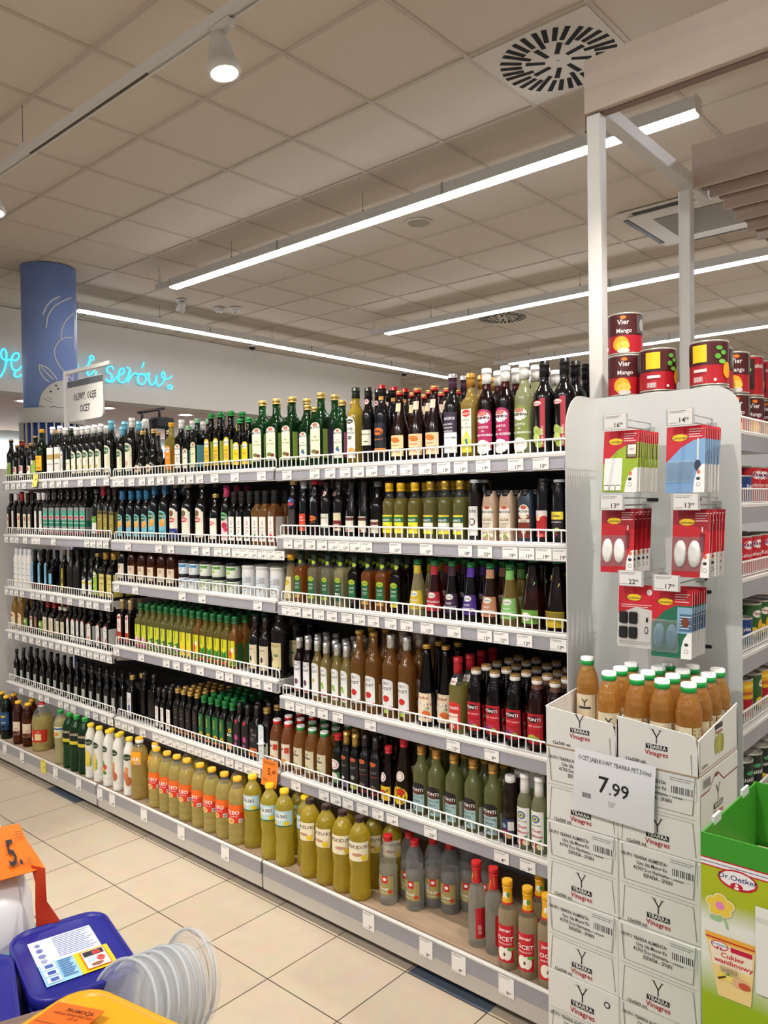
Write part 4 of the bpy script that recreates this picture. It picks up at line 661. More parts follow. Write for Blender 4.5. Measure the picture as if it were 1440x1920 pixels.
RP|pepper_vinegar_bottle|amber bottle, red cap, yellow-red pepper label|bulge|210|31|12|1|1|6a4a20/.5|3a1c0c/.4|.9|s26 c8202a|R -25 14 25 66 f0c01c;E -6 98 17 17 f2ece4;E -6 98 12 12 c84848;E -6 98 10 10 f2ece4;E 0 44 11 9 c8301c;P 3a7a2a 8 50 20 60 16 46
RQ|pepper_vinegar_bottle|big amber bottle with round yellow tomato label|tcone|250|38|13|1|1|5a4a28/.5|5a3a14/.45|.9|s30 c8202a|E 0 48 30 33 f0cc1c;E 6 62 15 13 c8281c;P 3a7a2a 2 74 16 74 8 80;T 0 32 8 c03018 OCET;E 2 118 18 18 f2ece4;E 2 118 13 13 c84848;E 2 118 11 11 f2ece4
PO|rice_vinegar_bottle|green-tinted bottle, tan cap, pale blue label|dor|244|33|14|1|1|8a9a5a/.75|8a9444/.7|.9|s34 *b88a44|R -24 14 24 106 a9c8c8;E 0 106 24 10 1c1a1c;R -24 76 24 106 1c1a1c;E 0 84 22 10 6a3a30;T 0 86 15 fff PONTI;T 0 62 9 345 ACETO_DI;T 0 48 11 345 RISO;L -14 14 40 2 6 567;P 5a7a6a -12 18 12 18 0 34;R 34 20 52 86 c8ccb8
BQ|vinegar_bottle|brown ribbed bottle, white flip cap, apple label|sp|222|28|13|1|1|8a6a38/.6|4a2c10/.5|.94|f22 eceae6|R -24 20 24 84 2a2f5a;R 6 48 24 76 e0ddd8;E -8 60 9 8 8aa8c0;E -2 36 14 10 c82a30;E 10 30 9 8 e8b060
OW|apple_vinegar_bottle|pale vinegar bottle, long white sleeve, apple label|wine|244|25|13|1|1|c0c8a0/.8|b8bc80/.8|.95|c66 f2f1ee|R -22 16 22 136 f0efea;E -2 112 13 13 3a7ab0;E -2 112 8 8 f0c83a;E -2 112 4 4 3a7ab0;T 0 90 6 3a7a3a BIOPLANET;T 0 70 14 c8323a Ocet;T 0 54 11 c8323a jabłkowy;E 2 30 14 13 c02a30;E 12 26 10 10 e8e4b0;P 3a8a3a 6 44 16 50 14 42;R 24 20 28 130 4a9a4a
O1|sunflower_oil_bottle|clear sunflower oil bottle, yellow cap, orange-red label|pet|282|40|14.5|1|1|pet|f2d860/.85|.8|f17 eeb01c|R -40 96 40 160 d8341c;R -40 140 40 172 ee6a1c;T -8 132 22 fff ÖLEO;T -2 122 7 fdd Rzepakowy;E -14 104 16 12 f0d8a0;E -12 104 11 8 e09a4a;R 18 98 34 114 f4f0ea;B 20 100 33 112 222;V 42 110 5 fdc Produkt
O2|rapeseed_oil_bottle|ribbed golden oil bottle, yellow cap, blue-green label|petw|303|39|14.5|1|1|f2de50/.8|f0d428/.8|.85|f17 eec21c|R -39 166 39 226 b8dce8;P 9cc030 -39 166 39 166 39 186 -39 180;E -6 204 28 18 eef0e8;T -6 198 19 334 OLSKI;E 16 176 12 9 e8cc20;E -26 176 8 6 e8cc20;R -39 162 39 167 3a6a3a
O3|rapeseed_oil_bottle|waisted golden oil bottle, brown cap, cream label|petw|300|41|14.5|1|1|f0d034/.8|efc81c/.8|.86|s20 3a2420|R -41 148 41 218 efe6c8;T 0 194 18 4a2020 BESKIDZKI;L -14 20 188 1 4 876;E 0 172 18 6 c89078;P 4a2a20 -41 148 41 148 41 156 0 160 -41 164;P 3a6a3a -41 164 0 160 41 156 41 158 0 163 -41 168;E 24 158 10 8 f0cc20;E 18 166 5 5 f0cc20;E 30 168 5 5 f0cc20
O4|spirit_vinegar_bottle|clear spirit vinegar bottle, red cap, gold label|sp|246|34|13.5|1|1|pet|dfe4dc/.95|.62|s22 c01c24|R -33 38 33 108 a89a5a;R -6 82 14 108 c8202a;E 4 96 6 6 f4ece8;T 0 56 17 eee Ocet;T 0 46 6 eee spirytusowy;E 22 52 8 7 c84a30;R -32 66 -12 86 eee;B -31 67 -13 84 222
J1|spirit_vinegar_bottle|clear vinegar bottle, red cap and red neck sleeve|wine|274|29|14|1|1|clear|dfe2d4/.95|.7|s24 c81c20|R 8 30 40 130 c8202a;V 24 60 12 fff OCET@R -46 206 46 250 c8202a;P b8c83a -14 206 6 212 4 248 -10 236
J2|apple_vinegar_bottle|pale apple vinegar bottle, yellow cap, red label|wine|272|30|14|1|1|clear|e0c890/.85|.66|s24 eeb01c|R -26 24 26 140 c8202a;T 0 120 15 fff Jamar;P f0b81c -16 116 16 116 0 112;T 0 92 18 fff OCET;T 0 80 8 fdd JABŁKOWY;E -7 52 13 20 f4f0e4;E 7 52 12 20 f4f0e4;E 0 50 3 6 6a3a20;E 16 68 9 6 6aa03c@R -46 204 46 248 eeb01c;E -2 226 10 12 f4f0e4;E 8 230 6 8 5a9a3c;R -46 200 46 205 c8202a
U1|pomace_oil_bottle|dark green plastic bottle, yellow cap, blue label|pet|268|36|14|1|1|0c2412/.3|0c2412/.3|1|f16 eeb81c|R -34 60 34 170 1f4a7a;E 0 150 20 16 e8c83a;T 0 100 14 fff OLIO
U2|cooking_oil_bottle|brown-amber plastic bottle, yellow cap, cream label|pet|262|33|14|1|1|8a4420/.6|7a3010/.6|.9|f16 eeb81c|R -32 60 32 140 e4d0b8;E 12 96 8 8 c8a890;L -18 4 118 6 9 a87
U3|cooking_oil_jug|large round oil jug, red cap, red label|jug|325|68|19|1|1|pet|ecd468/.8|.66|s26 c81c24 f0ecea|R -62 64 62 150 c8301c;R -60 66 -30 148 e8502c;R -14 78 26 122 e8d8a8;R -14 100 26 108 f0e070;T 6 132 9 fdd OLEJ;E -44 84 15 15 f0ead8
U4|cooking_oil_bottle|clear oil bottle, green cap, orange fruit label|petw|300|35|14|1|1|pet|e8dc90/.85|.85|s20 2c9a44|R -34 152 34 214 d8e0b0;R -34 196 34 206 2c6ab0;E 2 172 12 12 e08a2c;E -14 166 9 9 c8c03c
U5|pomace_oil_bottle|emerald plastic bottle, green cap, black label|petw|302|40|14|1|1|14883c/.55|147a34/.5|1|s20 2fae4c|R -38 168 38 222 101a12;T 4 198 18 e8dcb0 OLIVIER;R -38 150 38 168 d8c82c;R -36 160 -18 178 d8d8d0
U6|cooking_oil_bottle|white-sleeved oil bottle, yellow cap, corn picture|pet|290|31|13|1|1|=e6e4dc|=e6e4dc|1|f17 f0cc1c|E 0 196 21 17 1f3024;E 0 196 17 13 2c4a34;T 0 192 9 e8e4c8 Kujawski;E -4 110 13 46 e8c03a;E -4 116 9 36 f0d05a;P 8ab04a 6 60 16 80 14 140 8 100;L -20 20 40 3 8 998
U7|cooking_oil_bottle|white-sleeved oil bottle, yellow cap, peanut picture|pet|290|31|13|1|1|=e6e4dc|=e6e4dc|1|f17 f0cc1c|E 0 196 21 17 1f3024;E 0 196 17 13 2c4a34;T 0 192 9 e8e4c8 Kujawski;E -6 104 13 26 c87a4a;E 6 76 13 24 b8683c;E -2 134 10 14 d8925a;L -20 20 40 3 8 998
U8|cooking_oil_bottle|white-sleeved oil bottle, yellow cap, salad picture|pet|290|31|13|1|1|=e6e4dc|=e6e4dc|1|f17 f0cc1c|E 0 196 21 17 1f3024;E 0 196 17 13 2c4a34;T 0 192 9 e8e4c8 Kujawski;E -6 120 12 16 6aa03c;E 6 104 12 14 c84a34;E -4 86 13 13 e0a83c;E 6 74 10 10 4a8a3c;L -20 20 40 3 8 998
U9|sunflower_oil_bottle|broad clear oil bottle, yellow-white cap, sunflower label|pet|302|42|15|1|1|pet|e8bc4c/.8|.8|f26 f4f0e8 f0b01c|R -42 176 42 238 f0a01c;T -6 196 24 fff BARTEK;E -20 186 14 12 f4cc20;E -20 186 6 5 5a3a1c;R 18 180 36 190 eee;B 19 181 35 189 222
'''.strip().splitlines(): style(L)
# ------------------------------------------------------------------ stocking the shelves (x places read across the photo)
row(1, 1, 'DG:21*2 DS:32*2,58*2 DR:43*2 DG:66 YK:79*3 WG:99*3,113*3 NR:124*2 NK:133*2 XO:144*3,155*2,166*2,178*2,190*2')
row(2, 1, 'XB:209*2 XS:230 XW:248*2 FL:268,289*2 XW:272+120,293+120 XB:262+130 MO:322*2 MW:341*3 MT:354 MU:371*2 MY:397*2,414*2 MY:434*2 MZ:450*2,467*2 MG:493*3,519*2')
row(3, 1, 'MG:549*3 MH:563+70 MH:578*2 MG:595*2,612+75*2 MH:643*2 OZ:667*2 BR:692*3 OB:718*3 ML:751*4 MV:784*3,816*3 NG:850*2 AB:884*3 MR:912*3,949*4 MR:933+70 MB_:984*4 BG:1022*4,1058*4')
row(1, 2, 'AA:22*2 AW:31 AR:42*2 AA:53*2,62*2 AW:74*2,83*2 TG:93*3,105*3,117*3,129*3,141*3,152*3,163*3 GW:182*2 OR_:195*2 OV:206*2')
row(2, 2, 'OV:217*2 BL:231*2,247*2,262*2,276*2 BT:291*2,311*2 SB:331*2 SP:355*2,381*2 SS:405*2 PK:426*3 AK:441*2,455*2,470*2 AO:484*2,499*2 AM:516*2')
row(3, 2, 'GB:551*2 RC:571*2 RT:592*2 CL:614*2 DW:637*2 DK:661*2,685*2 DJ:706*2 PY:727*3,751*3,779*3 PW:808*4,836*4,864*4 SO:891*2 GZ:920*4,952*4 GN:988*4 GR:1020*3 GY:1049*3')
row(1, 3, 'WT:33*2,41*2,49*2,57*2 LB:67*2,80*2,92*2 LC:100 YD:122*2 OO:135*2,147*2 SK:161*2,173*2 MN:184*2 LU:200*3,215*3')
row(2, 3, 'BP:233*2 BA:251*3,270*3,288*3,307*3,325*3 JW:468*4,494*4,521*4')
row(3, 3, 'YL:546*2 KA:566*3 KC:591*3,617*3 KB:641*3 KD:667*3 KA:692*3,719*3 KR:746*3 D1:784*3 D2:816*3 D3:849*3 D4:884*3 D5:920*3 D6:957*3 TC:1000*3 TD:1046*3')
row(1, 4, 'CR:30*2,42*2 CG:53*2 CD:65*2 CB:73*2 CG:81*2 RW:92*3,104*3 RV:115*2,124*2 WP:134*3,143*3,152*3,161*3 WO:175*2 WC:192*2,206*2')
row(2, 4, 'CP:231*2,246*2 G1:265*4,277*4 G2:289*4,301*4,313*4,325*4,337*4 G3:349*4,361*4 G5:373*4 G4:385*4,398*4,411*4,424*4 G5:440*4 WN:480*2,499*2 LT:526*3')
row(3, 4, 'BW:561*4,578*4 BV:592*5 BS:607*5,632*5,648*5 BY:674*4 BY:701*4 BZ:733*5,763*4 VO:800*2,822+25 PR_:858*4 PD:892*5,927*5,965*5 PE:1006*5,1040*5')
row(1, 5, 'BB:33*3,45*3,57*3,70*3,82*3,95*3,107*3,120*3,133*3,146*3,160*3,174*3,188*3,202*3,216*3')
row(2, 5, 'B0:249*2 B1:272+35,290+35 B2:299*3,309*3 B3:320*3 B4:334*5,345*5,357*5,370*5 B5:383*5,396*5,409*5,422*5 B6:436*5 B7:450*4,465*4 B8:480*4 B9:500*4')
row(3, 5, 'Y1:513*4,540*3 Y2:563*4,585*4,607*4 RG:633*2 BD:645*5 BE:660*5 BF:678*5,699*5 RP:719*2 RQ:750*2 PO:789*5,817*5,850*5,886*5,923*5 BQ:955*3 OW:982*3,1009*3')
base_row('U3:78/1303 U2:34/1314,52/1318,26/1300,60/1310 U1:3/1297,12/1304 U4:107/1333,114/1322 U5:123/1338,135/1343,158/1345,160/1337 U6:167/1357,178/1364 U8:197/1370 U7:214/1377,232/1385 U6:202/1359,219/1365 U7:236/1373 U9:255/1380,287/1382 '
         'O1:282/1405,303/1412,319/1419,331/1423,363/1435,386/1443,408/1452,429/1462,317/1402,337/1408,361/1422,392/1424,407/1431,428/1440,446/1432,352/1400,376/1408 '
         'O2:468/1451,498/1472,528/1481,492/1456,519/1464,545/1472,572/1480,560/1462 O3:566/1503,596/1514,628/1525,661/1536,609/1502,643/1511,673/1521,700/1512,735/1520,650/1496,688/1500,722/1506 '
         'O4:712/1550,727/1565,744/1548,767/1558,777/1574,803/1567,836/1577,860/1570,890/1566,915/1578,785/1552,820/1556 J1:893/1614,925/1626 J2:938/1658,959/1638,982/1668,997/1650,1017/1683,1012/1637')
# two layers of small coconut jars
for i, px in enumerate((347, 366, 388, 411, 438)):
    code = 'JB' if i < 2 else 'JG'; z = ZS[(2, 3)]
    for b in range(3):
        X = D + .016 + .033 + b * .07; y = onX(D + .05, px, 1080).y; dz = .0
        for lv in (0, 1):
            put(code, X, y, z + lv * .069, jit(), (code, 2, 3, '%d%s' % (b + 1, 'ab'[lv])))
# ------------------------------------------------------------------ naming every bottle for itself
for (code, bay, n, b), L in PLACED.items():
    look = ST[code][2]; kind = ST[code][1]; cat = 'jar' if 'jar' in kind else 'jug' if 'jug' in kind else 'bottle'
    L.sort(key=lambda t: -t[0]); words = look.split()
    while len(words) > 8: words = words[:-1]
    look = ' '.join(words).rstrip(',')
    for i, (y, o) in enumerate(L):
        lv = ''
        bb = b
        if isinstance(b, str): bb = int(b[0]); lv = ' upper layer' if b[1] == 'b' else ' lower layer'
        rw = ['', 'front', 'second', 'third', 'fourth', 'fifth', 'sixth', 'seventh', 'eighth'][min(bb, 8)]
        no = (', %s from column' % ORD[i + 1]) if len(L) > 1 else ''
        t = '%s%s, %s row%s, %s-bay %s shelf' % (look, no, rw, lv, BAYW[bay], SHW[n])
        wd = t.split()
        while len(t.split()) > 16:
            q = look.split()[:-1]; look = ' '.join(q).rstrip(','); t = '%s%s, %s row%s, %s-bay %s shelf' % (look, no, rw, lv, BAYW[bay], SHW[n])
        tag(o, t, cat, '%ss on the %s bay %s shelf' % (kind.replace('_', ' '), BAYW[bay], SHW[n]))

# ------------------------------------------------------------------ price tags in the shelf rails
M_tagw = mat('tag_paper', 'eceae6', .6)
TAGN = {}
def price_tag(y, z, price, n, bay, X=None, w=.056, h=.037, col='f0eeea', gr='white price tags in the shelf rails', tilt=0, extra=''):
    X = X if X is not None else D - .0185
    g = MB(); m = ink(col); a = w / 2
    g.box(-.0006, 0, -a, a, -h / 2, h / 2, m)
    spec = 'R -1 -1 1 1 %s' % col
    def F(u, v, o): return (-.0006 - o, -u, v)
    s = w / .056; L = []
    L.append('L %.1f %.1f %.1f 2 %.1f 777' % (-25 * s, 14 * s, h * 500 - 5, 3.5)); L.append('L %.1f %.1f %.1f 1 3 777' % (-25 * s, -6 * s, -h * 500 + 4))
    p, _, q = price.partition('.')
    if p: L.append('T %.1f %.1f %.1f 222 %s' % (4 * s, -h * 500 + 5, 17 * s, p)); L.append('T %.1f %.1f %.1f 222 %s' % ((16 if len(p) > 1 else 12) * s, -h * 500 + 10 * s, 9 * s, q or '99'))
    decals(g, ';'.join(L), F, .001, .0001, .00005)
    o = g.build('price_tag', None, (X, y, z), (0, 0, 0)); 
    if tilt: o.rotation_euler = (tilt, 0, 0)
    key = (price, n, bay, col); TAGN.setdefault(key, []).append((y, o)); tag(o, 'x', 'price tag', gr); return o
USED = {}
def tagrow(bay, n, text, q=16):
    z = ZS[(bay, n)] - .030 if n < 6 else .112
    for t in text.split():
        px, _, pr = t.partition(':'); px = float(px); XX = D - .0185 if n < 6 else BASEX - .0035
        py = {1: 880, 2: 1010, 3: 1130, 4: 1250, 5: 1400, 6: 1640}[n]; y = onX(XX, px, py).y
        w_, h_ = (.056, .037) if n < 6 else (.056, .062)
        U = USED.setdefault((bay, n), [])
        for k in range(40):
            yy = y - k * .003
            if all(abs(yy - u) > w_ + .001 for u in U): break
        U.append(yy)
        price_tag(yy, z, pr, n, bay, XX, w_, h_)
tagrow(1, 1, '13:19 24:22 34:24 44:17 83:36 97:32 110:33 123:39 150:27 175:31 199:29')
tagrow(2, 1, '216:75 227:27 246:73 266:73 283:47 300:36 320:42 340:24 356:30 374:62 402:39 440:24 490:57')
tagrow(3, 1, '538:23 590:27 619:36 647:33 672:16 697:15 733:15 762:12 797:12 832:13 864:13 906:17 967:17 1014:10')
tagrow(1, 2, '12:19 22:21 31:18 47:25 63:27 70:24 100:33 163:27 174:27 186:24 198:29')
tagrow(2, 2, '240:42 297:43 320:36 365:43 386:29 408:35 424:34 442:27 457:27 472:27 488:14 503:27 519:14')
tagrow(3, 2, '540:9 560:25 582:10 604:14 625:21 645:15 664:14 685:16.98 741:15 799:15 872:18 909:22 956:19 987:11 1019:19 1048:19')
tagrow(1, 3, '13:14 22:15 31:19 42:18 61:22 71:24 82:24 98:25 112:27 131:29 153:22 167:21 180:21 201:34')
tagrow(2, 3, '219:16 254:15 342:18 379:18 483:18')
tagrow(3, 3, '537:5 553:19 576:14 598:11 622:19 650:25 674:17 700:17 732:16 762:12 800:12 851:15 908:12 939:12 983:12 1046:17')
tagrow(1, 4, '20:16 33:15 47:15 60:17 73:19 85:13 97:13 109:12 121:12 133:14 145:14 157:14 169:15 181:15 193:15 205:19')
tagrow(2, 4, '219:16 265:9 312:9 331:9 351:9 375:9 412:8 429:7 460:23 480:11 502:19')
tagrow(3, 4, '542:16 562:12 579:12 604:9 632:12 693:17 848:12 920:9')
tagrow(1, 5, '42:29 61:29 78:27 90:22 115:24 126:24 139:24 165:19 180:27 195:18 208:17')
tagrow(2, 5, '222:23 234:19 246:15 268:29 292:17 304:14 317:14 330:12 343:12 356:12 370:15 385:11 399:11 411:12 430:14 447:29 464:42 480:29')
tagrow(3, 5, '554:7 606:13 628:17 651:12 678:12 707:7 734:9 805:22 938:4 987:9')
tagrow(1, 6, '14:13 46:24 108:29 151:36')
tagrow(2, 6, '190:35 213:54 272:12 341:7 423:7')
tagrow(3, 6, '690:3 797:3 858:4 947:9')
for (pr, n, bay, col), L in TAGN.items():
    L.sort(key=lambda t: -t[0])
    for i, (y, o) in enumerate(L):
        num = pr if '.' in pr else pr + '.99'
        no = (', %s such from column' % ORD[i + 1]) if len(L) > 1 else ''
        o['label'] = 'white price tag reading %s%s, %s-bay %s shelf rail' % (num, no, BAYW[bay], SHW[n])
def sale_card(px, py, X, w, h, col, spec, label):
    p = onX(X, px, py); g = MB(); n = 8
    def F(u, v, o): q = (v / h + .5); return (-.003 - .012 * (1 - q) ** 2 - o, -u, v)
    m = ink(col); vs = [F(-w / 2 + w * i, h * (j / n - .5), 0) for j in range(n + 1) for i in (0, 1)]
    vs += [(x + .0006, y, z) for x, y, z in vs]; N = 2 * (n + 1)
    fs = [(2 * j, 2 * j + 1, 2 * j + 3, 2 * j + 2) for j in range(n)] + [(N + 2 * j, N + 2 * j + 2, N + 2 * j + 3, N + 2 * j + 1) for j in range(n)]
    g.raw(vs, fs, m); decals(g, spec, F, .001, .0003, .0001, 0)
    return tag(g.build('sale_card', None, p), label, 'sale card', 'hanging sale cards')
sale_card(68, 901, D - .017, .062, .075, 'f2e06a', 'L -26 20 30 1 4 876;T 2 -2 20 433 29;T 20 4 11 433 90;B -24 -30 -6 -22 555', 'yellow sale card hanging over the top shelf edge by the green bottle')
sale_card(508, 1449, D - .017, .098, .108, 'f4812a', 'L -42 36 42 2 6 7a4420;T -2 -8 40 4a2a1a 5.;T 26 0 22 4a2a1a 89;L -40 -6 -26 3 5 8a5020;B 6 -50 38 -40 6a4020', 'orange sale card reading 5.89 on the fifth shelf rail')
p = onX(BASEX - .004, 81, 1436); g = MB(); g.box(-.0006, 0, -.032, .032, -.04, .035, ink('e8dc5a')); decals(g, 'L -26 20 26 2 4 876;T 6 -14 22 433 6;T 18 -6 11 433 49;L -26 -10 -26 2 4 665', lambda u, v, o: (-.0006 - o, -u, v), .001, .0001, .0001)
tag(g.build('sale_card', None, p), 'yellow sale card on the bottom rail in front of the big oil jug', 'sale card', 'hanging sale cards')
g = MB(); g.box(-.0012, 0, -.017, .017, -.09, .075, ink('dfe6e8')); g.lathe([(-.0012, .017), (.0, .017)], ink('dfe6e8')); decals(g, 'E 0 66 15 15 c8dce0;V 5 30 10 2a8a80 BIO;E 0 -50 12 22 a8ccd0;E 0 -50 7 15 dfe6e8', lambda u, v, o: (-.0012 - o, -u, v), .001, .0002, .0001)
p = onX(D + .0, 490, 1400); tag(g.build('shelf_talker', None, (D - .001, p.y, .485 + .095)), 'tall narrow white shelf sign standing at the end of the fifth shelf', 'sign')

# ------------------------------------------------------------------ white display stand with hanging packs
M_stand = mat('stand_white', 'c9ccca', .35, noise=.02)
XS_, YS = 2.100, 1.030
st = empty('display_stand', (XS_, .83, 0)); tag(st, 'white metal display stand with rounded corner and hanging hook packs', 'display stand')
g = MB(); R_ = .07; y0, y1, zt, zb = .628 - .83, YS - .83, 1.905, .02
P = [(y1, zb), (y1, zt), (y0 + R_, zt)] + [(y0 + R_ - R_ * math.sin(a * PI / 16), zt - R_ + R_ * math.cos(a * PI / 16)) for a in range(1, 9)] + [(y0, zb)]
g.loft([[(x, y, z) for y, z in P] for x in (0, .003)], M_stand, True, True, False); g.build('back_panel', st)
g = MB(); xf = 1.925 - XS_; P = [(0, zb), (0, zt), (xf + .09, zt - .0)] + [(xf + .09 - .09 * math.sin(a * PI / 16), zt - .11 + .11 * math.cos(a * PI / 16)) for a in range(1, 9)] + [(xf, zb)]
g.loft([[(x, y1 + dy, z) for x, z in P] for dy in (0, .003)], M_stand, True, True, False); g.build('side_panel', st)
for yy, zz in ((.745, 1.787), (.745, 1.61), (.72, 1.52), (.73, 1.40), (.72, 1.365), (.72, 1.22), (.86, 1.79), (.86, 1.61)):
    g = MB(); n = 10; P = [(-.0006, (.012 * (1 if math.cos(a) > 0 else -1)) + .005 * math.cos(a), .005 * math.sin(a)) for a in [2 * PI * k / n for k in range(n)]]
    g.quad([(x, y + yy - .83, z + zz) for x, y, z in P], M_dark); g.build('slot', st)
M_blist = see_through('blister', 'e8eef0', .85, rough=.1)
PKN = {}
def hang(y, z, n, X0, step, w, h, spec, look, items, tilt=.10, rowname='', price='', ptag=None):
    """hook on the back panel with n packs hanging from it; front pack at X0"""
    hk = empty('display_hook', (XS_ - .0005, y, z + .012)); tag(hk, 'long steel hook carrying the %s' % look[:], 'hook', 'steel hooks on the display stand')
    g = MB(); L = XS_ - X0 + .03; g.tube([(0, 0, 0), (-L, 0, 0), (-L - .008, 0, .006)], .0022, foil('b8b8b8')); g.box(-.006, 0, -.012, .012, -.008, .008, foil('b8b8b8')); g.build('rod', hk)
    g = MB(); g.tube([(0, 0, .018), (-L - .004, 0, .02)], .0016, foil('b8b8b8')); g.build('label_arm', hk)
    g = MB(); g.box(-L - .0075, -L - .006, -.034, .034, -.012, .028, mat('tag_holder', 'e8ecee', .15, 0, .5, 1.2)); g.build('tag_holder', hk)
    proto = None
    for i in range(n):
        if proto is None:
            g = MB(); m = ink('f2f0ec'); c = .006; a = w / 2
            P = [(-a + c, 0), (a - c, 0), (a, -c), (a, -h + c), (a - c, -h), (-a + c, -h), (-a, -h + c), (-a, -c)]
            g.loft([[(x, -u, v) for u, v in P] for x in (-.0006, .0006)], m, True, True, False)
            decals(g, spec, lambda u, v, o: (-.0006 - o, -u, v - h), .001, .0001, .00008, 0)
            o = g.build('hook_pack'); kids = []
            for nm, sh in items:
                for s_ in sh:
                    gg = MB(); kind, u, v, a_, b_, d_, mm = s_
                    if kind == 'b': gg.box(-.0008 - d_, -.0008, -u - a_, -u + a_, v - b_ - h, v + b_ - h, mm, min(a_, b_, d_) * .35)
                    else: gg.loft([[(-.0008 - d_ * q, -u + a_ * r * math.cos(t), v - h + b_ * r * math.sin(t)) for t in [2 * PI * k / 14 for k in range(14)]] for q, r in ((0, 1), (.5, .97), (.85, .8), (1, .5))], mm, False, True)
                    kids.append(gg.build(nm, o))
            KIDS[o.name] = kids; proto = o
        else: o = copy_tree(proto)
        o.location = (X0 + i * step, y, z); o.rotation_euler = (random.uniform(-.02, .02), tilt, random.uniform(-.02, .02))
        pos = 'frontmost' if i == 0 else '%s behind the front one' % ORD[i]
        tag(o, '%s, %s' % (look, pos if n > 1 else 'single pack'), 'hook pack', look + 's on one hook')
    if ptag:
        t = price_tag(y, z + .02, price, 0, 0, X0 - .0385, .058, .038, gr='price tags on the hook ends'); t['label'] = 'white tag reading %s.99 on a display stand hook' % price
        if price == '13': t['label'] += ptag
def logo(v, u=-6): return 'E %d %d 20 9 7a1018;E %d %d 19.5 8.5 f0c81c;T %d %d 10 111 Command' % (u, v, u, v, u - 1, v - 3.5)
WH = plast('efefec'); RED = 'c41c2c'
hang(.865, 1.79, 11, 1.915, .0125, .094, .160, 'R -47 0 47 160 9ab52a;P %s -47 160 47 160 47 128 20 124 -10 108 -40 78 -47 72;' % RED + logo(132, -14) + ';L 8 42 150 4 6 f0c8c8;R 16 88 44 126 5a2418;R 19 91 41 123 efe9e0;L 24 36 112 2 4 888;R 19 91 41 98 8a8a6a;P f2f0ec 14 0 47 0 47 64 38 62 26 48 18 28;E 28 34 5 4 333;E 28 20 5 5 333;E 28 20 4 4 f2f0ec;E 29 48 4 5 d86a4a',
     'green and red picture strip pack', [('strips', [('b', -.018, .052, .024, .036, .003, WH), ('b', -.034, .012, .007, .008, .003, WH), ('b', -.018, .012, .007, .008, .003, WH), ('b', -.002, .012, .007, .008, .003, WH)])], price='16', ptag=' ')
hang(.700, 1.79, 10, 1.915, .0125, .094, .164, 'R -47 0 47 164 7ba6d0;P %s -47 164 47 164 47 132 20 128 -10 112 -40 82 -47 74;' % RED + logo(136, -14) + ';L 8 42 154 4 6 f0c8c8;R 28 78 32 132 dcdcdc;E 30 66 8 14 2a3048;P f2f0ec 20 0 47 0 47 70 38 66 28 50 22 28;E 32 34 5 4 333;E 32 20 5 5 333;E 32 20 4 4 f2f0ec;E 33 50 4 5 d86a4a',
     'sky blue clear utensil hook pack', [('blister', [('b', -.012, .052, .033, .026, .009, M_blist)]), ('hook', [('e', -.032, .046, .005, .013, .006, M_pet), ('e', -.012, .046, .005, .013, .006, M_pet), ('e', .008, .046, .005, .013, .006, M_pet)])], price='14', ptag=' ')
HK = 'R -45 0 45 164 c81c28;P a01424 -45 164 45 164 45 110 10 124 -45 128;' + logo(134, -10) + ';L 10 42 154 4 6 f0c8c8;R 26 110 29 122 eee;P 7a1020 22 108 34 106 32 62 20 60;P f2f0ec 24 0 45 0 45 60 36 56 28 42 25 24;E 35 34 5 4 333;E 35 18 5 5 333;E 35 18 4 4 f2f0ec;E 36 50 4 5 d86a4a'
PILL = [('hook', [('e', -.026, .056, .014, .032, .010, WH), ('e', .006, .056, .014, .032, .010, WH)]), ('blister', [('b', -.010, .056, .036, .040, .002, M_blist)])]
hang(.876, 1.585, 5, 1.915, .027, .088, .162, HK, 'red hook pack with two white ovals', PILL, price='13', ptag=' near the cheek')
hang(.688, 1.585, 6, 1.915, .022, .090, .164, HK, 'red medium hook pack, translucent ovals', [('hook', [('e', -.024, .056, .015, .034, .011, plast('dcdcd8')), ('e', .010, .056, .015, .034, .011, plast('dcdcd8'))]), ('blister', [('b', -.007, .056, .038, .042, .002, M_blist)])], price='13', ptag=' near the cans')
BK_ = plast('17181a')
hang(.832, 1.392, 1, 1.925, .02, .098, .160, 'R -48 0 48 160 c9c6c0;P %s -48 160 48 160 48 96 0 104 -48 84;' % RED + logo(128, -6) + ';L -40 40 108 2 5 f0c8c8;E 34 142 7 8 f0e8e4;L -44 44 14 2 5 999;R 26 66 32 78 222;E 28 46 5 10 222;E 28 46 3 7 c9c6c0',
     'grey and red pack with four black square hooks', [('hook', [('b', u, v, .011, .015, .008, BK_) for u in (-.032, -.006) for v in (.038, .076)])], price='22', ptag=' ')
hang(.733, 1.388, 7, 1.905, .016, .100, .166, 'R -50 0 50 166 1d6b4c;P %s -50 166 50 166 50 128 10 128 -20 112 -46 84 -50 76;' % RED + logo(136, -16) + ';L 8 44 154 4 6 f0c8c8;R 14 60 50 124 8ab0c8;R 20 66 50 108 4a6a8a;L 20 48 100 5 7 c8d8e0;E 34 88 10 12 7a3a2a;P f2f0ec 24 0 50 0 50 64 40 62 30 46 25 26;E 37 34 5 4 333;E 37 18 5 5 333;E 37 18 4 4 f2f0ec',
     'green and red outdoor hook pack', [('blister', [('b', -.014, .052, .034, .040, .012, M_blist)]), ('hook', [('e', -.030, .052, .013, .030, .013, glassy('9cc8e8', .7)), ('e', .002, .052, .013, .030, .013, glassy('9cc8e8', .7))])], price='17', ptag=' ')
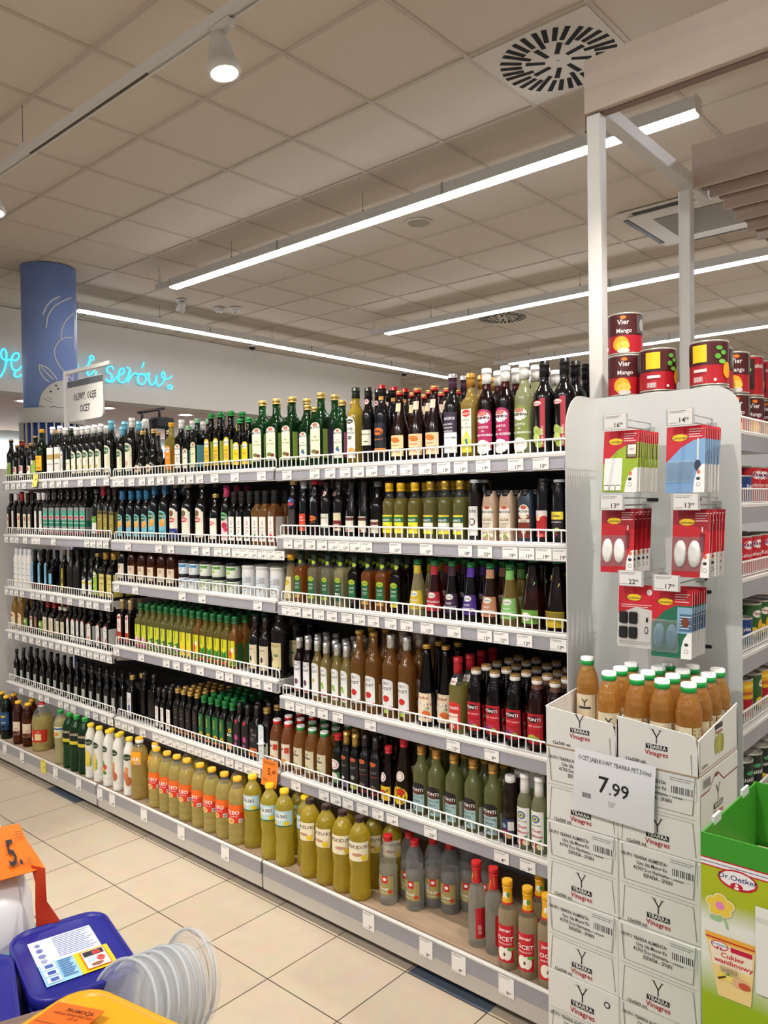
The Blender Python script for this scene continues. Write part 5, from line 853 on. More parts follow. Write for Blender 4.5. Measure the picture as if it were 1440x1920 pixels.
# ------------------------------------------------------------------ vinegar cartons
M_card = mat('carton_white', 'e9e7e2', .6, noise=.03); M_kraft = mat('carton_inside', 'b49a7c', .8)
M_edge = mat('carton_edge', 'a8a49c', .7)
BXF = 1.75; BW = .193; BH = .190; BD = .268; ZB0 = .032
COLY = {'far': .906, 'near': .7125}
LOGO = 'V 0 0 0 fff  '
def logo_y(u, v, s=1.0):
    q = lambda *a: ' '.join('%.1f' % (x * s + (u if i % 2 == 0 else v)) for i, x in enumerate(a))
    return ('P 222 %s;P 222 %s;P 222 %s;P 222 %s;P 222 %s;' % (q(-13, 34, -9, 34, 1.5, 17, -1, 15), q(9, 34, 11.5, 34, 1.5, 15, -.5, 16), q(-1.4, 17, 1.4, 17, 1.4, 0, -1.4, 0), q(-16, 34, -6, 34, -6, 33, -16, 33), q(5, 34, 14, 34, 14, 33, 5, 33))
            + 'R %.1f %.1f %.1f %.1f 1c1c1e;T %.1f %.1f %.1f f0f0ee YBARRA;T %.1f %.1f %.1f b01c28 Vinagres' % (u - 27 * s, v - 15 * s, u + 27 * s, v - 3 * s, u, v - 13 * s, 13 * s, u, v - 30 * s, 17 * s))
ADDR = lambda v: 'C -16 %d 12 444 GRUPO_YBARRA_ALIMENTACIÓN,_S.L.;C -6 %d 12.5 444 Ctra._Isla_Menor_Km._1,8;C 0 %d 13 444 41703_Dos_Hermanas_-_Sevilla;C 0 %d 13 444 ESPAÑA_-_SPAIN' % (v, v - 13, v - 26, v - 39)
STICK = 'R 22 %d 90 %d e4e4e2;L 30 84 %d 2 5 888;B 34 %d 84 %d 333'
def flap(v0, v1): return 'P 908c84 -88 %d -86 %d -80 %d -82 %d;P 908c84 80 %d 82 %d 89 %d 87 %d;P 908c84 -82 %d 82 %d 82 %d -82 %d' % (v0, v0, v1, v1, v1, v1, v0 + 6, v0 + 6, v1, v1, v1 + 1, v1 + 1)
def carton(col, k, flip):
    z = ZB0 + k * (BH + .0012); y = COLY[col]; e = empty('carton', (BXF, y, z))
    jx = random.uniform(-.004, .004); e.location.x += jx
    g = MB(); a = BW / 2; g.box(0, BD, -a, a, 0, BH, M_card, .0025)
    F = lambda u, v, o: (-o, -u, v)
    s = 'L -90 90 93 1 4 b0aca4;' + flap(4, 86) + ';'
    if not flip: s += logo_y(0, 44) + ';T -50 4 11.5 333 12x500_ml.;' + ADDR(160) + ';' + STICK % (138, 186, 180, 146, 162) + ';' + flap(186, 104)
    else: s += logo_y(0, 138, 1.15) + ';T -50 4 11.5 333 12x500_ml.;' + ADDR(76) + ';E 66 160 8 8 222;E 66 160 5 5 e9e7e2'
    decals(g, s, F, .001, .0003, .0001, 0); g.build('front_side', e)
    g = MB(); SD = 'R 4 6 5.5 150 8a2030;R 262 6 263.5 150 8a2030;P 8a2030 4 150 60 150 100 176 100 173 60 147 4 147;P 8a2030 160 150 263 150 263 147 160 147 120 173 120 176;E 110 172 12 5 8a2030;' + logo_y(120, 110, 1.1) + ';B 20 160 70 180 444'
    decals(g, SD, lambda u, v, o: (u, -BW / 2 - o, v), .001, .0004, .0001, 0); g.build('printing', e)
    lab = '%s white vinegar carton of the %s stack, %s' % ({0: 'lowest', 1: 'second', 2: 'third', 3: 'fourth', 4: 'topmost closed'}[k], {'far': 'shelf-side', 'near': 'green-box side'}[col], 'logo above address' if flip else 'address above logo')
    tag(e, lab, 'carton', 'white vinegar cartons stacked before the shelf')
for k in range(5):
    carton('far', k, k in (0, 1)); carton('near', k, False)
ZT = ZB0 + 5 * (BH + .0012)
YB = []
def tray(col, spots, label):
    y = COLY[col]; a = BW / 2; e = empty('carton_tray', (BXF, y, ZT)); tag(e, label, 'carton tray', 'open cartons of apple vinegar')
    g = MB(); g.box(0, BD, -a, a, 0, .003, M_kraft); g.build('floor_panel', e)
    def wall(P, axis, c, t, nm, spec=None, F=None):
        g = MB()
        if axis == 'x': g.loft([[(c + d, -u, v) for u, v in P] for d in (0, t)], M_card, True, True, False)
        else: g.loft([[(u, c + d, v) for u, v in P] for d in (0, t)], M_card, True, True, False)
        if spec: decals(g, spec, F, .001, .0003, .0001, 0)
        g.build(nm, e)
    wall([(-a, .003), (a, .003), (a - .002, .05), (a - .008, .088), (a - .018, .094), (-a, .108)] if col == 'near' else [(-a, .003), (a, .003), (a - .003, .055), (a - .012, .085), (-a, .10)], 'x', 0, .003, 'front_wall',
         logo_y(0, 60, .95) + ';T -50 8 11.5 333 12x500_ml.;P 908c84 80 4 81 4 80 50 78 50', lambda u, v, o: (-o, -u, v))
    wall([(0, .003), (BD, .003), (BD, .115), (0, .085)], 'y', -a, .003, 'side_wall', 'R 4 8 5.5 80 8a2030;R 4 8 264 9.5 8a2030;R 262 8 263.5 106 8a2030;R 104 84 156 96 333;T 130 72 15 b01c28 Vinagres;E 112 48 12 22 a8aa48;E 134 50 14 26 b8b858;E 152 46 12 22 a0a040;T 34 16 10 333 12x500_ml.', lambda u, v, o: (u, -a - o, v))
    wall([(0, .003), (BD, .003), (BD, .12), (0, .10)], 'y', a - .003, .003, 'side_wall')
    wall([(-a, .003), (a, .003), (a, .10), (-a, .10)], 'x', BD - .003, .003, 'back_wall')
    for i, j in spots:
        xx = BXF + .0355 + i * .0652; yy = y + .0615 - j * .0615
        if i < 4: put('YV', xx, yy, ZT + .003, jit(.5), ('YV', col, i, j)); YB.append((col, i, j))
style('YV|apple_vinegar_bottle|amber plastic vinegar bottle, green-white flip cap|yb|200|30|13|1|1|eaa050/.7|dc8a2c/.65|.84|f21 1d9a48 f2f4f0|R -25 24 25 104 ddd0b0;T 0 74 26 333 Y;R -14 66 14 72 333;P 3a4a30 -25 54 25 48 25 38 -25 44;E -2 34 11 11 8a9a50;L -16 16 30 1 5 777;R 27 24 44 104 c8b890;L 29 42 96 8 8 554')
tray('far', [(0, 2), (2, 0), (1, 2), (2, 2)], 'open white vinegar carton with four bottles, next to the stand cheek')
tray('near', [(i, j) for i in range(4) for j in range(3)], 'open white vinegar carton full of bottles, by the cans')
for k, L in PLACED.items():
    if k[0] == 'YV':
        _, col, i, j = k
        for _, o in L: tag(o, 'amber vinegar bottle, green cap, %s row, %s column of the %s tray' % (ORD[i + 1], ORD[j + 1], {'far': 'half-empty', 'near': 'full'}[col]), 'bottle', 'amber vinegar bottles in the open cartons')
g = MB(); n = 8; sw, sh = .204, .155
def SF(u, v, o): t = max(0, -v / sh); return (-.004 - .006 * math.sin(t * 2.4) - o, -u, v)
vs = [SF(-sw / 2 + sw * i, -sh * j / n, 0) for j in range(n + 1) for i in (0, 1)]; vs += [(x + .0005, y, z) for x, y, z in vs]; N = 18
g.raw(vs, [(2 * j, 2 * j + 2, 2 * j + 3, 2 * j + 1) for j in range(n)] + [(N + 2 * j, N + 2 * j + 1, N + 2 * j + 3, N + 2 * j + 2) for j in range(n)], ink('e2e3e6'))
decals(g, 'C 0 -26 15 3a3a3c OCET_JABŁKOWY_YBARRA_PET.500ml;T -24 -93 56 222 7;R -8 -93 -4 -89 222;T 20 -93 44 222 99;B -78 -116 -54 -104 555;L -10 8 -112 3 5 999', SF, .001, .0003, .0001, 0)
o = g.build('price_sign', None, (BXF - .006, .812, ZT + .012)); tag(o, 'white paper price sign reading 7.99 hanging on the vinegar cartons', 'sign'); o.rotation_euler = (math.radians(1.5), 0, 0)
# pallet under the cartons
g = MB()
for y in (.635, .81, .985): g.box(BXF + .01, BXF + BD - .01, y - .02, y + .02, .0, .022, M_kraft)
g.box(BXF + .005, BXF + BD - .005, .62, 1.0, .022, .0315, M_kraft); tag(g.build('pallet'), 'low cardboard pallet beneath the stacked vinegar cartons', 'pallet')
# ------------------------------------------------------------------ green cardboard display box
gx0, gx1, gy0, gy1, gt = 1.42, 1.74, -.02, .498, 1.012
M_gr = mat('card_green', '3f9a2c', .45); gb = empty('display_box', (gx0, gy1, 0)); tag(gb, 'tall green cardboard display box printed with a yellow flower and vanilla sugar', 'display box')
def wallb(x0, x1, y0, y1, z0, z1, nm, m, extra=None):
    g = MB(); g.box(x0 - gx0, x1 - gx0, y0 - gy1, y1 - gy1, z0, z1, m)
    if extra: extra(g)
    return g.build(nm, gb)
OETK = lambda u, v, s: ('E %f %f %f %f c81c30;E %f %f %f %f f4f2f0;T %f %f %f 1d2a6a Dr.Oetker;E %f %f %f %f c81c30;E %f %f %f %f f4f2f0;E %f %f %f %f f4f2f0' % (u, v, 47 * s, 30 * s, u, v + 1 * s, 42 * s, 24 * s, u, v - 2 * s, 21 * s, u - 2 * s, v - 18 * s, 15 * s, 11 * s, u - 2 * s, v - 14 * s, 4 * s, 4 * s, u - 2 * s, v - 23 * s, 6 * s, 4 * s))
def frontprint(g):
    m = bpy.data.materials.new('card_print'); m.use_nodes = True; nt = m.node_tree; b = nt.nodes['Principled BSDF']; tc = nt.nodes.new('ShaderNodeTexCoord'); sx = nt.nodes.new('ShaderNodeSeparateXYZ'); r = nt.nodes.new('ShaderNodeValToRGB'); mr = nt.nodes.new('ShaderNodeMapRange')
    mr.inputs['From Min'].default_value = .72; mr.inputs['From Max'].default_value = .965; nt.links.new(tc.outputs['Object'], sx.inputs[0]); nt.links.new(sx.outputs['Z'], mr.inputs['Value']); nt.links.new(mr.outputs[0], r.inputs[0]); nt.links.new(r.outputs[0], b.inputs['Base Color'])
    e = r.color_ramp.elements; e[0].position = 0; e[0].color = lin('9ab818'); e[1].position = 1; e[1].color = lin('b2c21c')
    for p_, c_ in ((.28, 'e8ecdc'), (.55, 'eceee4'), (.72, 'b0bc28')): q = e.new(p_); q.color = lin(c_)
    b.inputs['Roughness'].default_value = .35
    g.quad([(-.0006, 0, .02), (-.0006, gy0 - gy1, .02), (-.0006, gy0 - gy1, gt - .045), (-.0006, 0, gt - .045)], m)
    F = lambda u, v, o: (-.0006 - o, -u * .72, gt + v * .61 + .002)
    fl = ''.join('E %.1f %.1f 17 17 f4ecc0;' % (47 + 19 * math.cos(a), -205 + 19 * math.sin(a)) for a in [PI / 2 + i * 2 * PI / 5 for i in range(5)]) + ''.join('E %.1f %.1f 14 14 f0cf4a;' % (47 + 19 * math.cos(a), -205 + 19 * math.sin(a)) for a in [PI / 2 + i * 2 * PI / 5 for i in range(5)])
    decals(g, 'R 0 -98 718 -72 c81c30;R 0 -94 718 -76 f2f0ee;R 0 -86 718 -84 1d2a5a;' + OETK(88, -118, 1.0) + ';' +
           'P 9cc890 50 -222 56 -222 68 -268 62 -270;E 36 -246 15 8 9cc890;E 46 -240 6 5 9cc890;' + fl + 'E 47 -205 11 12 e88ac0;'
           'P f4d890 10 -290 130 -290 118 -470 42 -470;P f0b040 10 -290 130 -290 128 -312 14 -312;P f6ead0 20 -318 124 -318 119 -380 30 -380;R 12 -306 128 -302 c81c30;' + OETK(46, -322, .45) + ';R 72 -330 122 -316 c81c40;T 76 -352 20 d01c30 Cukier;T 78 -370 20 d01c30 wanilinowy;R 46 -398 90 -376 e0c890;T 68 -386 8 544 z_dodatkiem;T 68 -394 10 433 WANILII;E 60 -412 13 7 f4e070;E 50 -408 7 12 f0d850;E 72 -408 8 12 f4e070;P 3a2a18 40 -416 60 -404 62 -408 44 -420;P 5a9a3c 60 -400 76 -400 66 -392;E 96 -412 22 14 e8b88a;E 104 -416 14 10 c8583c;'
           'R 130 -420 400 -170 eceee4;E 300 -300 60 60 f0b040;R 140 -216 240 -200 d8dcd4;E 138 -208 9 9 d8dcd4;T 330 -120 40 f4f2f0 Wanilia', F, .001, .0002, .0001, 0)
wallb(gx0, gx0 + .003, gy0, gy1, 0, gt, 'front_panel', M_gr, frontprint)
wallb(gx0 + .003, gx1, gy1 - .003, gy1, 0, gt - .002, 'side_panel', M_gr); wallb(gx0 + .003, gx1, gy0, gy0 + .003, 0, gt - .002, 'side_panel', M_gr)
wallb(gx1, gx1 + .003, gy0, gy1, 0, gt + .0, 'back_panel', M_gr)
wallb(gx0 + .02, gx1 - .01, gy0 + .01, gy1 - .01, .88, .883, 'shelf_insert', M_kraft)
wallb(gx0 + .13, gx0 + .133, gy0 + .01, gy1 - .10, .884, gt - .005, 'divider', mat('grey_card', 'a8a09a', .8))
for yy, xx in ((gy1, gx0 + .08), (gy1, gx0 + .25)): wallb(xx - .02, xx + .02, yy - .004, yy + .001, gt - .008, gt + .008, 'clip', plast('dfe2e2'))
# ------------------------------------------------------------------ end gondola with tin cans behind the stand
EY, EX0, EX1 = .66, 2.112, 3.08
ZE = [1.79, 1.595, 1.395, 1.19, .985]
eg = empty('end_gondola_frame', (EX0, 1.1, 0)); tag(eg, 'white end gondola frame behind the display stand', 'shelving')
for x in (EX0 + .02, EX1 - .02):
    g = MB(); g.box(x - EX0 - .015, x - EX0 + .015, -.02, .01, 0, 1.78, M_white); g.build('upright', eg)
g = MB(); g.box(.04, EX1 - EX0 - .04, -.012, -.006, .1, 1.77, M_dark); g.build('back_grid', eg)
g = MB(); g.box(0, EX1 - EX0, EY - 1.1 - .06, -.03, .03, .15, M_kick); g.build('base_deck', eg)
for i, z in enumerate(ZE + [.75]):
    e = empty('end_shelf', (EX0, EY, z)); tag(e, 'white can shelf of the end gondola, %s level' % ORD[i + 1], 'shelf', 'shelves of the end gondola')
    L = EX1 - EX0; g = MB(); g.box(.002, L, 0, 1.1 - EY - .025, -.02, 0, M_shelf); g.build('board', e)
    g = MB(); g.box(.0, L, -.014, 0, -.01, .002, M_white, .002); g.build('front_lip', e)
    g = MB(); g.box(.002, L, -.012, -.004, -.052, -.010, M_strip); g.build('price_rail', e)
    g = MB(); g.tube([(.004, .004, .002), (.004, .004, .042), (L - .004, .004, .042), (L - .004, .004, .002)], .003, M_wire); g.tube([(.004, .004, .004), (L - .004, .004, .004)], .0022, M_wire, 5)
    for k in range(1, int(L / .02)): x = .004 + k * .02; g.box(x - .0014, x + .0014, .0026, .0054, .004, .042, M_wire)
    g.build('wire_guard', e)
M_tin = foil('c8c4ba')
CAN = {}
def can(code):
    if code in CAN: return CAN[code]
    kind, look, r, h, spec = CANS[code]
    g = MB(); g.lathe([(0, r - .002), (.001, r), (.004, r), (.005, r - .001), (h - .005, r - .001), (h - .004, r), (h - .001, r), (h, r - .001), (h, r - .003), (h - .004, r - .004), (h - .004, r * .6), (h - .0035, r * .58)], M_tin, n=28)
    o = g.build(kind); F = lambda u, v, oo: (-(r - .0009 + oo) * math.cos(u / r), -(r - .0009 + oo) * math.sin(u / r), v)
    g = MB(); decals(g, spec, F, .001, .0003, .00012, 6); KIDS[o.name] = [g.build('label', o)]; o['_new'] = 1
    CAN[code] = o; return o
P2 = PI * 50; VIER = 'R -157 5 157 54 b01624;R -157 54 157 115 4a1418;'
MANGO = VIER + 'T 0 86 20 f4f0ea Vier;E 0 106 9 5 e07a1c;T 2 62 17 f0e8e4 Mango;E -8 30 24 22 f0a81c;E -2 24 20 14 f6c850;E 0 10 18 7 d8d4cc;R 40 60 88 112 5a5654;E 60 84 10 18 aaa6a0;R 108 62 148 108 e8c81c;L 111 146 100 6 7 c8701c;R 112 36 148 44 e4dcd8;B 112 10 138 24 eee;E -134 98 9 6 5aa83a;E -122 86 8 6 6ab848;E -138 76 8 7 5aa83a;E -126 62 10 6 7ac050;E -110 40 14 22 f0a81c;E -146 14 4 4 eee'
CANS = {
 'M': ('mango_can', 'big dark red mango can', .050, .120, MANGO),
 'K': ('vegetable_can', 'red and dark can with green leaves', .050, .120, VIER.replace('4a1418', 'a81624') + 'T 0 84 18 f4f0ea Rolnik;R -50 20 -10 110 3a1c18;E -34 96 10 6 7ac83a;E -30 78 10 7 8ad04a;E -38 60 10 7 7ac83a;E 40 36 16 14 f0a81c'),
 'O': ('fruit_can', 'green can with oranges', .042, .110, 'R -132 5 132 60 78b088;R -132 60 132 105 e08a1c;T 0 66 15 f4f0ea Vier;E -20 90 14 12 f4a830;E 14 92 14 12 f0981c;L -20 24 40 3 8 345'),
 'R': ('tomato_can', 'bright red vegetable can with white script', .042, .108, 'R -132 5 132 103 c01a28;E 0 82 22 13 f4f0f0;T 0 77 14 3a2a6a ROLNIK;T 0 48 16 f4f0ea Kolorowe;L -20 24 34 3 6 f0c8c0;R 60 20 76 60 c89050'),
 'B': ('tuna_can', 'dark blue can with white lettering', .042, .080, 'R -132 4 132 76 1c3a7a;T 0 44 15 f0f0f0 Rybka;L -20 24 30 3 6 aac'),
 'P': ('pineapple_can', 'green can with pineapple picture', .042, .112, 'R -132 5 132 107 2c5a2a;E 0 82 18 11 f0e8e0;T 0 78 11 c02828 Pinea;E 14 44 15 22 e8a81c;E -14 30 16 14 f4cc30;P 4a9a3a 6 66 14 92 22 66'),
 'Y': ('corn_can', 'red and yellow striped can', .042, .110, 'R -132 5 132 55 a81828;R -132 55 132 105 e0a81c;R -132 66 132 76 b8641c;R -132 86 132 96 f0c848;L -30 30 40 3 8 e8b0a0'),
 'A': ('pineapple_can', 'black can with yellow pineapple slices', .042, .112, 'R -132 5 132 107 1c2a1c;E 0 60 28 30 141814;T 0 54 15 f4f0ea ANANAS;E 0 78 14 6 4a9a6a;E -16 20 17 13 f0cc3a;E 16 18 18 14 f4d850;E 50 80 16 16 6a9a3a')}
CP = {}
def put_can(code, x, y, z, lab, rz=None, tilt=None):
    o = can(code)
    if o.get('_new'): del o['_new']
    else: o = copy_tree(o)
    o.location = (x, y, z + .0005); o.rotation_euler = tilt or (0, 0, rz if rz is not None else PI / 2 - .3 + jit(.4)); o['category'] = 'can'; o['group'] = CANS[code][0].replace('_', ' ') + 's'
    o['label'] = '%s, %s' % (CANS[code][1], lab)
# pile on top
T0 = ZE[0]
PILE = (('corner', 2.165, .728, -2.75), ('second', 2.276, .752, .5), ('middle', 2.172, .872, -2.45), ('post-side', 2.20, .980, .35), ('inner', 2.385, .74, .6), ('rear', 2.30, .86, 0))
for lv in (0, 1):
    for nm, x, y, rz in PILE:
        if lv and nm == 'rear': continue
        put_can('M', x, y, T0 + lv * .1215, '%s one in the %s layer on top' % (nm, ('lower', 'upper')[lv]), rz)
put_can('M', 2.205, .982, T0 + .2435, 'highest of the whole pile beside the white post', .3)
for i, x in enumerate((2.49, 2.60, 2.71)): put_can('M', x, .73, T0, '%s bottom can under the green-leaf cans' % ORD[i + 1], .8)
for i, x in enumerate((2.49, 2.60, 2.71)): put_can('K', x - .0, .73, T0 + .1215, '%s upper can on the top level' % ORD[i + 1], 1.0)
SH = [('KKKKKKK', 'PRAPR'), ('RRBRRRR', 'OROPRAO'), ('RRRRRRR', 'YRRYRRR'), ('PPBPPPP', 'PPPPPPP'), ('YPYPYPY', 'YYPYPYY'), ('AAAAAAA', 'AAAAAAA')]
for i in range(1, 6):
    lo, hi = SH[i]; z = ZE[i] if i < 5 else .75
    for k in range(6):
        x = EX0 + .052 + k * .088; r = .042
        for b in range(2):
            y = EY + .055 + b * .087; c = lo[k]
            put_can(c, x, y, z, '%s from the stand, %s row, %s end shelf' % (ORD[k + 1], ['front', 'back'][b], ORD[i + 1]))

# ------------------------------------------------------------------ wooden canopy over the next aisle
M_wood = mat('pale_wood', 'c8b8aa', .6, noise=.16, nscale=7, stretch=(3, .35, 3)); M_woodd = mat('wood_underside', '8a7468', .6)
cn = empty('canopy_gantry', (2.3, 1.11, 1.78)); tag(cn, 'white steel posts and rail carrying the pale wooden canopy boards', 'canopy frame')
for x in (2.275, 3.04):
    g = MB(); g.box(x - 2.3 - .0, x - 2.3 + .045, -.02, .025, 0.001, 2.815 - 1.78 if x < 2.5 else 2.80 - 1.78, M_white, .003); g.build('post', cn)
g = MB(); g.box(2.30 - 2.3, 3.30 - 2.3, -.02, .025, 2.818 - 1.78, 2.87 - 1.78, M_white, .003); g.build('cross_rail', cn)
for i, (x, y1, y0) in enumerate(((2.27, 1.14, -1.6), (3.085, 1.10, -1.6), (3.222, 1.078, -1.6), (3.397, 1.08, -1.6), (3.577, 1.087, -1.6), (3.742, 1.088, -1.6), (3.907, 1.09, -1.6), (4.08, 1.09, -1.6))):
    z0 = 2.822 if i == 0 else 2.815; e = empty('canopy_board', (x, y1, z0)); zt = .168 if i < 2 else .15
    if i == 1: z0 += 0
    g = MB(); g.box(0, .022, y0 - y1, 0, 0 if i != 0 else 0, zt, M_wood, .002); g.build('face_board', e)
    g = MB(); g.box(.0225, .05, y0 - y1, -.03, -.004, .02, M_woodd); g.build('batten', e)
    tag(e, 'pale wooden canopy board, %s from the white post' % ORD[i + 1], 'canopy board', 'boards of the wooden canopy')
# ------------------------------------------------------------------ ceiling fittings
M_vent = mat('vent_white', 'cfc6b4', .5)
M_hole = mat('vent_opening', '0a0908', .9)
def swirl(cx, cy, label):
    e = empty('ceiling_vent', (cx, cy, CEIL)); tag(e, label, 'ceiling vent', 'swirl vents in the ceiling')
    g = MB(); g.box(-.288, .288, -.288, .288, -.004, .004, M_vent, .001); g.build('face_plate', e)
    def slot(a, r0, r1, w, tw):
        g = MB(); c, s = math.cos(a), math.sin(a); c2, s2 = math.cos(a + tw), math.sin(a + tw); P = []
        for r, ww in ((r0, -w), (r1, -w * 1.15), (r1, w * 1.15), (r0, w)):
            k = (r - r0); x = r0 * c + k * c2 - ww * s2; y = r0 * s + k * s2 + ww * c2; P.append((x, y))
        g.loft([[(x, y, z) for x, y in P] for z in (-.0052, -.0042)], M_hole, True, True, False); return g.build('slot', e)
    for i in range(32):
        a = 2 * PI * i / 32; long_ = i % 4 == 0
        slot(a, .130 if long_ else .168, .268, .0108, .18)
    for i in range(8): slot(2 * PI * (i + .5) / 8, .060, .150, .011, .25)
    g = MB(); g.lathe([(-.007, .004), (-.004, .009)], M_kick, n=10); g.build('centre_screw', e)
swirl(3.288 - .0, 1.779, 'square swirl ceiling vent beside the wooden beam')
swirl(7.488, 4.779, 'distant square swirl ceiling vent beneath the second linear lamp')
e = empty('air_conditioner', (5.80, 1.99, CEIL)); tag(e, 'square ceiling air conditioner cassette with slanted grille', 'air conditioner')
g = MB(); g.box(-.46, .46, -.46, .46, -.02, 0, M_vent, .006); g.build('panel', e)
g = MB(); g.box(-.40, .40, -.40, .40, -.034, -.0205, mat('ac_inner', 'c8c0b0', .5), .006); g.build('inner_panel', e)
for s_ in (-1, 1):
    g = MB(); g.box(s_ * .43 - .018, s_ * .43 + .018, -.34, .34, -.026, -.0202, M_dark); g.build('air_slot', e)
    g = MB(); g.box(-.34, .34, s_ * .43 - .018, s_ * .43 + .018, -.026, -.0202, M_dark); g.build('air_slot', e)
g = MB(); M_gr2 = mat('grille_dark', '4a4038', .6); g.box(-.26, .26, -.26, .26, -.036, -.0342, M_gr2)
for i in range(34): x = -.25 + i * .0152; g.box(x - .0016, x + .0016, -.26, .26, -.038, -.036, M_vent)
g.build('grille', e)
e = empty('ceiling_speaker', (4.49, 3.579, CEIL)); tag(e, 'round flush ceiling speaker below the long lamp', 'speaker')
g = MB(); g.lathe([(-.006, .082), (-.008, .09), (0, .095)], M_vent, n=28); g.build('ring', e); g = MB(); g.lathe([(-.0072, .08), (-.006, .081)], mat('speaker_mesh', 'a89f8c', .8), n=28); g.build('mesh_cover', e)
def dome(x, y, label, r=.05):
    e = empty('dome_camera', (x, y, CEIL)); tag(e, label, 'camera', 'dome cameras near the pale wall')
    g = MB(); g.lathe([(-.03, r * .95), (-.028, r * 1.05), (0, r * 1.1)], M_lampbody); g.build('base', e)
    g = MB(); g.lathe([(-.03 - r * .8 * math.sin(a * PI / 10), r * .9 * math.cos(a * PI / 10)) for a in range(6)][::-1], mat('dome_black', '141214', .1)); g.build('dome', e)
dome(6.475, 7.95, 'small black dome camera at the middle of the pale wall'); dome(9.55, 7.95, 'small black dome camera at the rounded wall end')
e = empty('surface_spotlight', (4.54, 6.675, CEIL)); tag(e, 'small white ceiling spotlight near the lamp end', 'spotlight')
g = MB(); g.lathe([(-.015, .05), (0, .052)], M_lampbody); g.build('base', e)
q = Matrix.Rotation(.5, 3, 'X'); g = MB(); g.loft([[q @ Vector((r * math.cos(a * PI / 8), r * math.sin(a * PI / 8), z)) + Vector((0, 0, -.06)) for a in range(16)] for z, r in ((.04, .03), (.03, .04), (-.06, .045), (-.06, .035), (-.03, .03))], M_white, True, True); g.build('lamp_head', e)
for x, y, lb in ((5.014, 6.688, 'round ceiling alarm puck with dark centre'), (5.124, 6.56, 'round ceiling smoke detector with slots')):
    e = empty('smoke_detector', (x, y, CEIL)); tag(e, lb, 'detector'); g = MB(); g.lathe([(-.045, .03), (-.03, .048), (-.014, .052), (-.013, .06), (0, .062)], M_lampbody, n=20); g.build('housing', e)
    g = MB(); g.lathe([(-.047, .012), (-.044, .016)], M_dark, n=12); g.build('sensor', e)
# ------------------------------------------------------------------ blue column
PXc, PYc, PR_c = 3.16, 6.62, .222
e = empty('column', (PXc, PYc, 0)); tag(e, 'round blue column with white line drawings and a pale collar', 'column')
M_blue2 = mat('column_blue', '86a0dc', .5, noise=.03)
g = MB(); g.lathe([(2.40, PR_c), (CEIL - .002, PR_c)], M_blue2, n=48); g.build('drum', e)
g = MB(); g.lathe([(0, .235), (2.33, .235)], mat('column_deep_blue', '35509c', .5), n=40); g.build('lower_drum', e)
M_col = mat('collar_white', 'c6c5bd', .5)
g = MB(); g.lathe([(2.305, .262), (2.31, .268), (2.425, .268), (2.43, .262), (2.43, .2)], M_col, n=48); g.build('collar', e)
for i in range(26):
    a = 2 * PI * i / 26; g = MB(); c, s = math.cos(a), math.sin(a); g.loft([[(c * r - s * w_, s * r + c * w_, z) for r, w_ in ((.240, -.006), (.258, -.006), (.258, .006), (.240, .006))] for z in (0, 2.306)], M_col, True, True, False); g.build('slat', e)
M_line = mat('drawing_white', 'dfe0dc', .5); M_lemon = mat('drawing_cream', 'd0cfc4', .5); M_ink = mat('drawing_dark', '4a4a50', .5)
def on_col(px, py, r):
    d = ray(px, py); a = d.x ** 2 + d.y ** 2; b = -2 * (d.x * PXc + d.y * PYc); c = PXc ** 2 + PYc ** 2 - r * r; D_ = b * b - 4 * a * c
    t = (-b - math.sqrt(max(0, D_))) / (2 * a); p = CAM + d * t; v = Vector((p.x - PXc, p.y - PYc)).normalized() * r
    return Vector((v.x, v.y, p.z))
def smooth(P, n=6):
    out = []
    for i in range(len(P) - 1):
        p0, p1, p2, p3 = P[max(0, i - 1)], P[i], P[i + 1], P[min(len(P) - 1, i + 2)]
        for k in range(n):
            t = k / n; out.append(tuple(.5 * (2 * b + (c - a) * t + (2 * a - 5 * b + 4 * c - d) * t * t + (-a + 3 * b - 3 * c + d) * t ** 3) for a, b, c, d in zip(p0, p1, p2, p3)))
    return out + [P[-1]]
def stroke(P, m=M_line, r=.006): 
    g = MB(); g.tube([on_col(x, y, PR_c + .001) for x, y in smooth(P)], r, m, 6); g.build('drawn_line', e)
stroke([(80, 590), (88, 573), (99, 562), (112, 556)]); stroke([(86, 616), (90, 592), (102, 574), (118, 564), (133, 558)])
stroke([(138, 587), (124, 600), (116, 616), (114, 635)]); stroke([(136, 633), (120, 634), (108, 642), (102, 656), (104, 672), (114, 690), (126, 702), (136, 712)])
stroke([(139, 590), (139, 640), (140, 656)]); stroke([(73, 684), (76, 698), (84, 710), (93, 716)]); stroke([(73, 684), (88, 690), (100, 702), (107, 712)]); stroke([(77, 688), (88, 700), (100, 712)])
P = [on_col(x, y, PR_c + .004) for x, y in [(72, 760), (73, 745), (78, 732), (88, 722), (100, 715), (112, 712), (124, 713), (134, 718), (139, 730), (139.5, 762)]]
def fan(P, m, nm):
    g = MB(); n = 8; top, bot = [], []
    lo = P[0].z; vs = [v for v in P]
    # strip between outline and its bottom edge, following the drum
    R = []
    for p in P: R.append([(p.x, p.y, p.z), (p.x, p.y, lo)])
    b = []; g.raw([q for r_ in R for q in r_], [(2 * i, 2 * i + 1, 2 * i + 3, 2 * i + 2) for i in range(len(R) - 1)], m); g.build(nm, e)
xs = [72.2 + i * 66.8 / 20 for i in range(21)]
def topy(x): t = (x - 72.2) / 66.8; return 761 - 48 * math.sqrt(max(0, 1 - (max(0, 1 - t * 1.35)) ** 2)) if t < .74 else 713 + (t - .74) * 30
vs = []
for x in xs: vs.append(on_col(x, topy(x), PR_c + .003)); vs.append(on_col(x, 766, PR_c + .003))
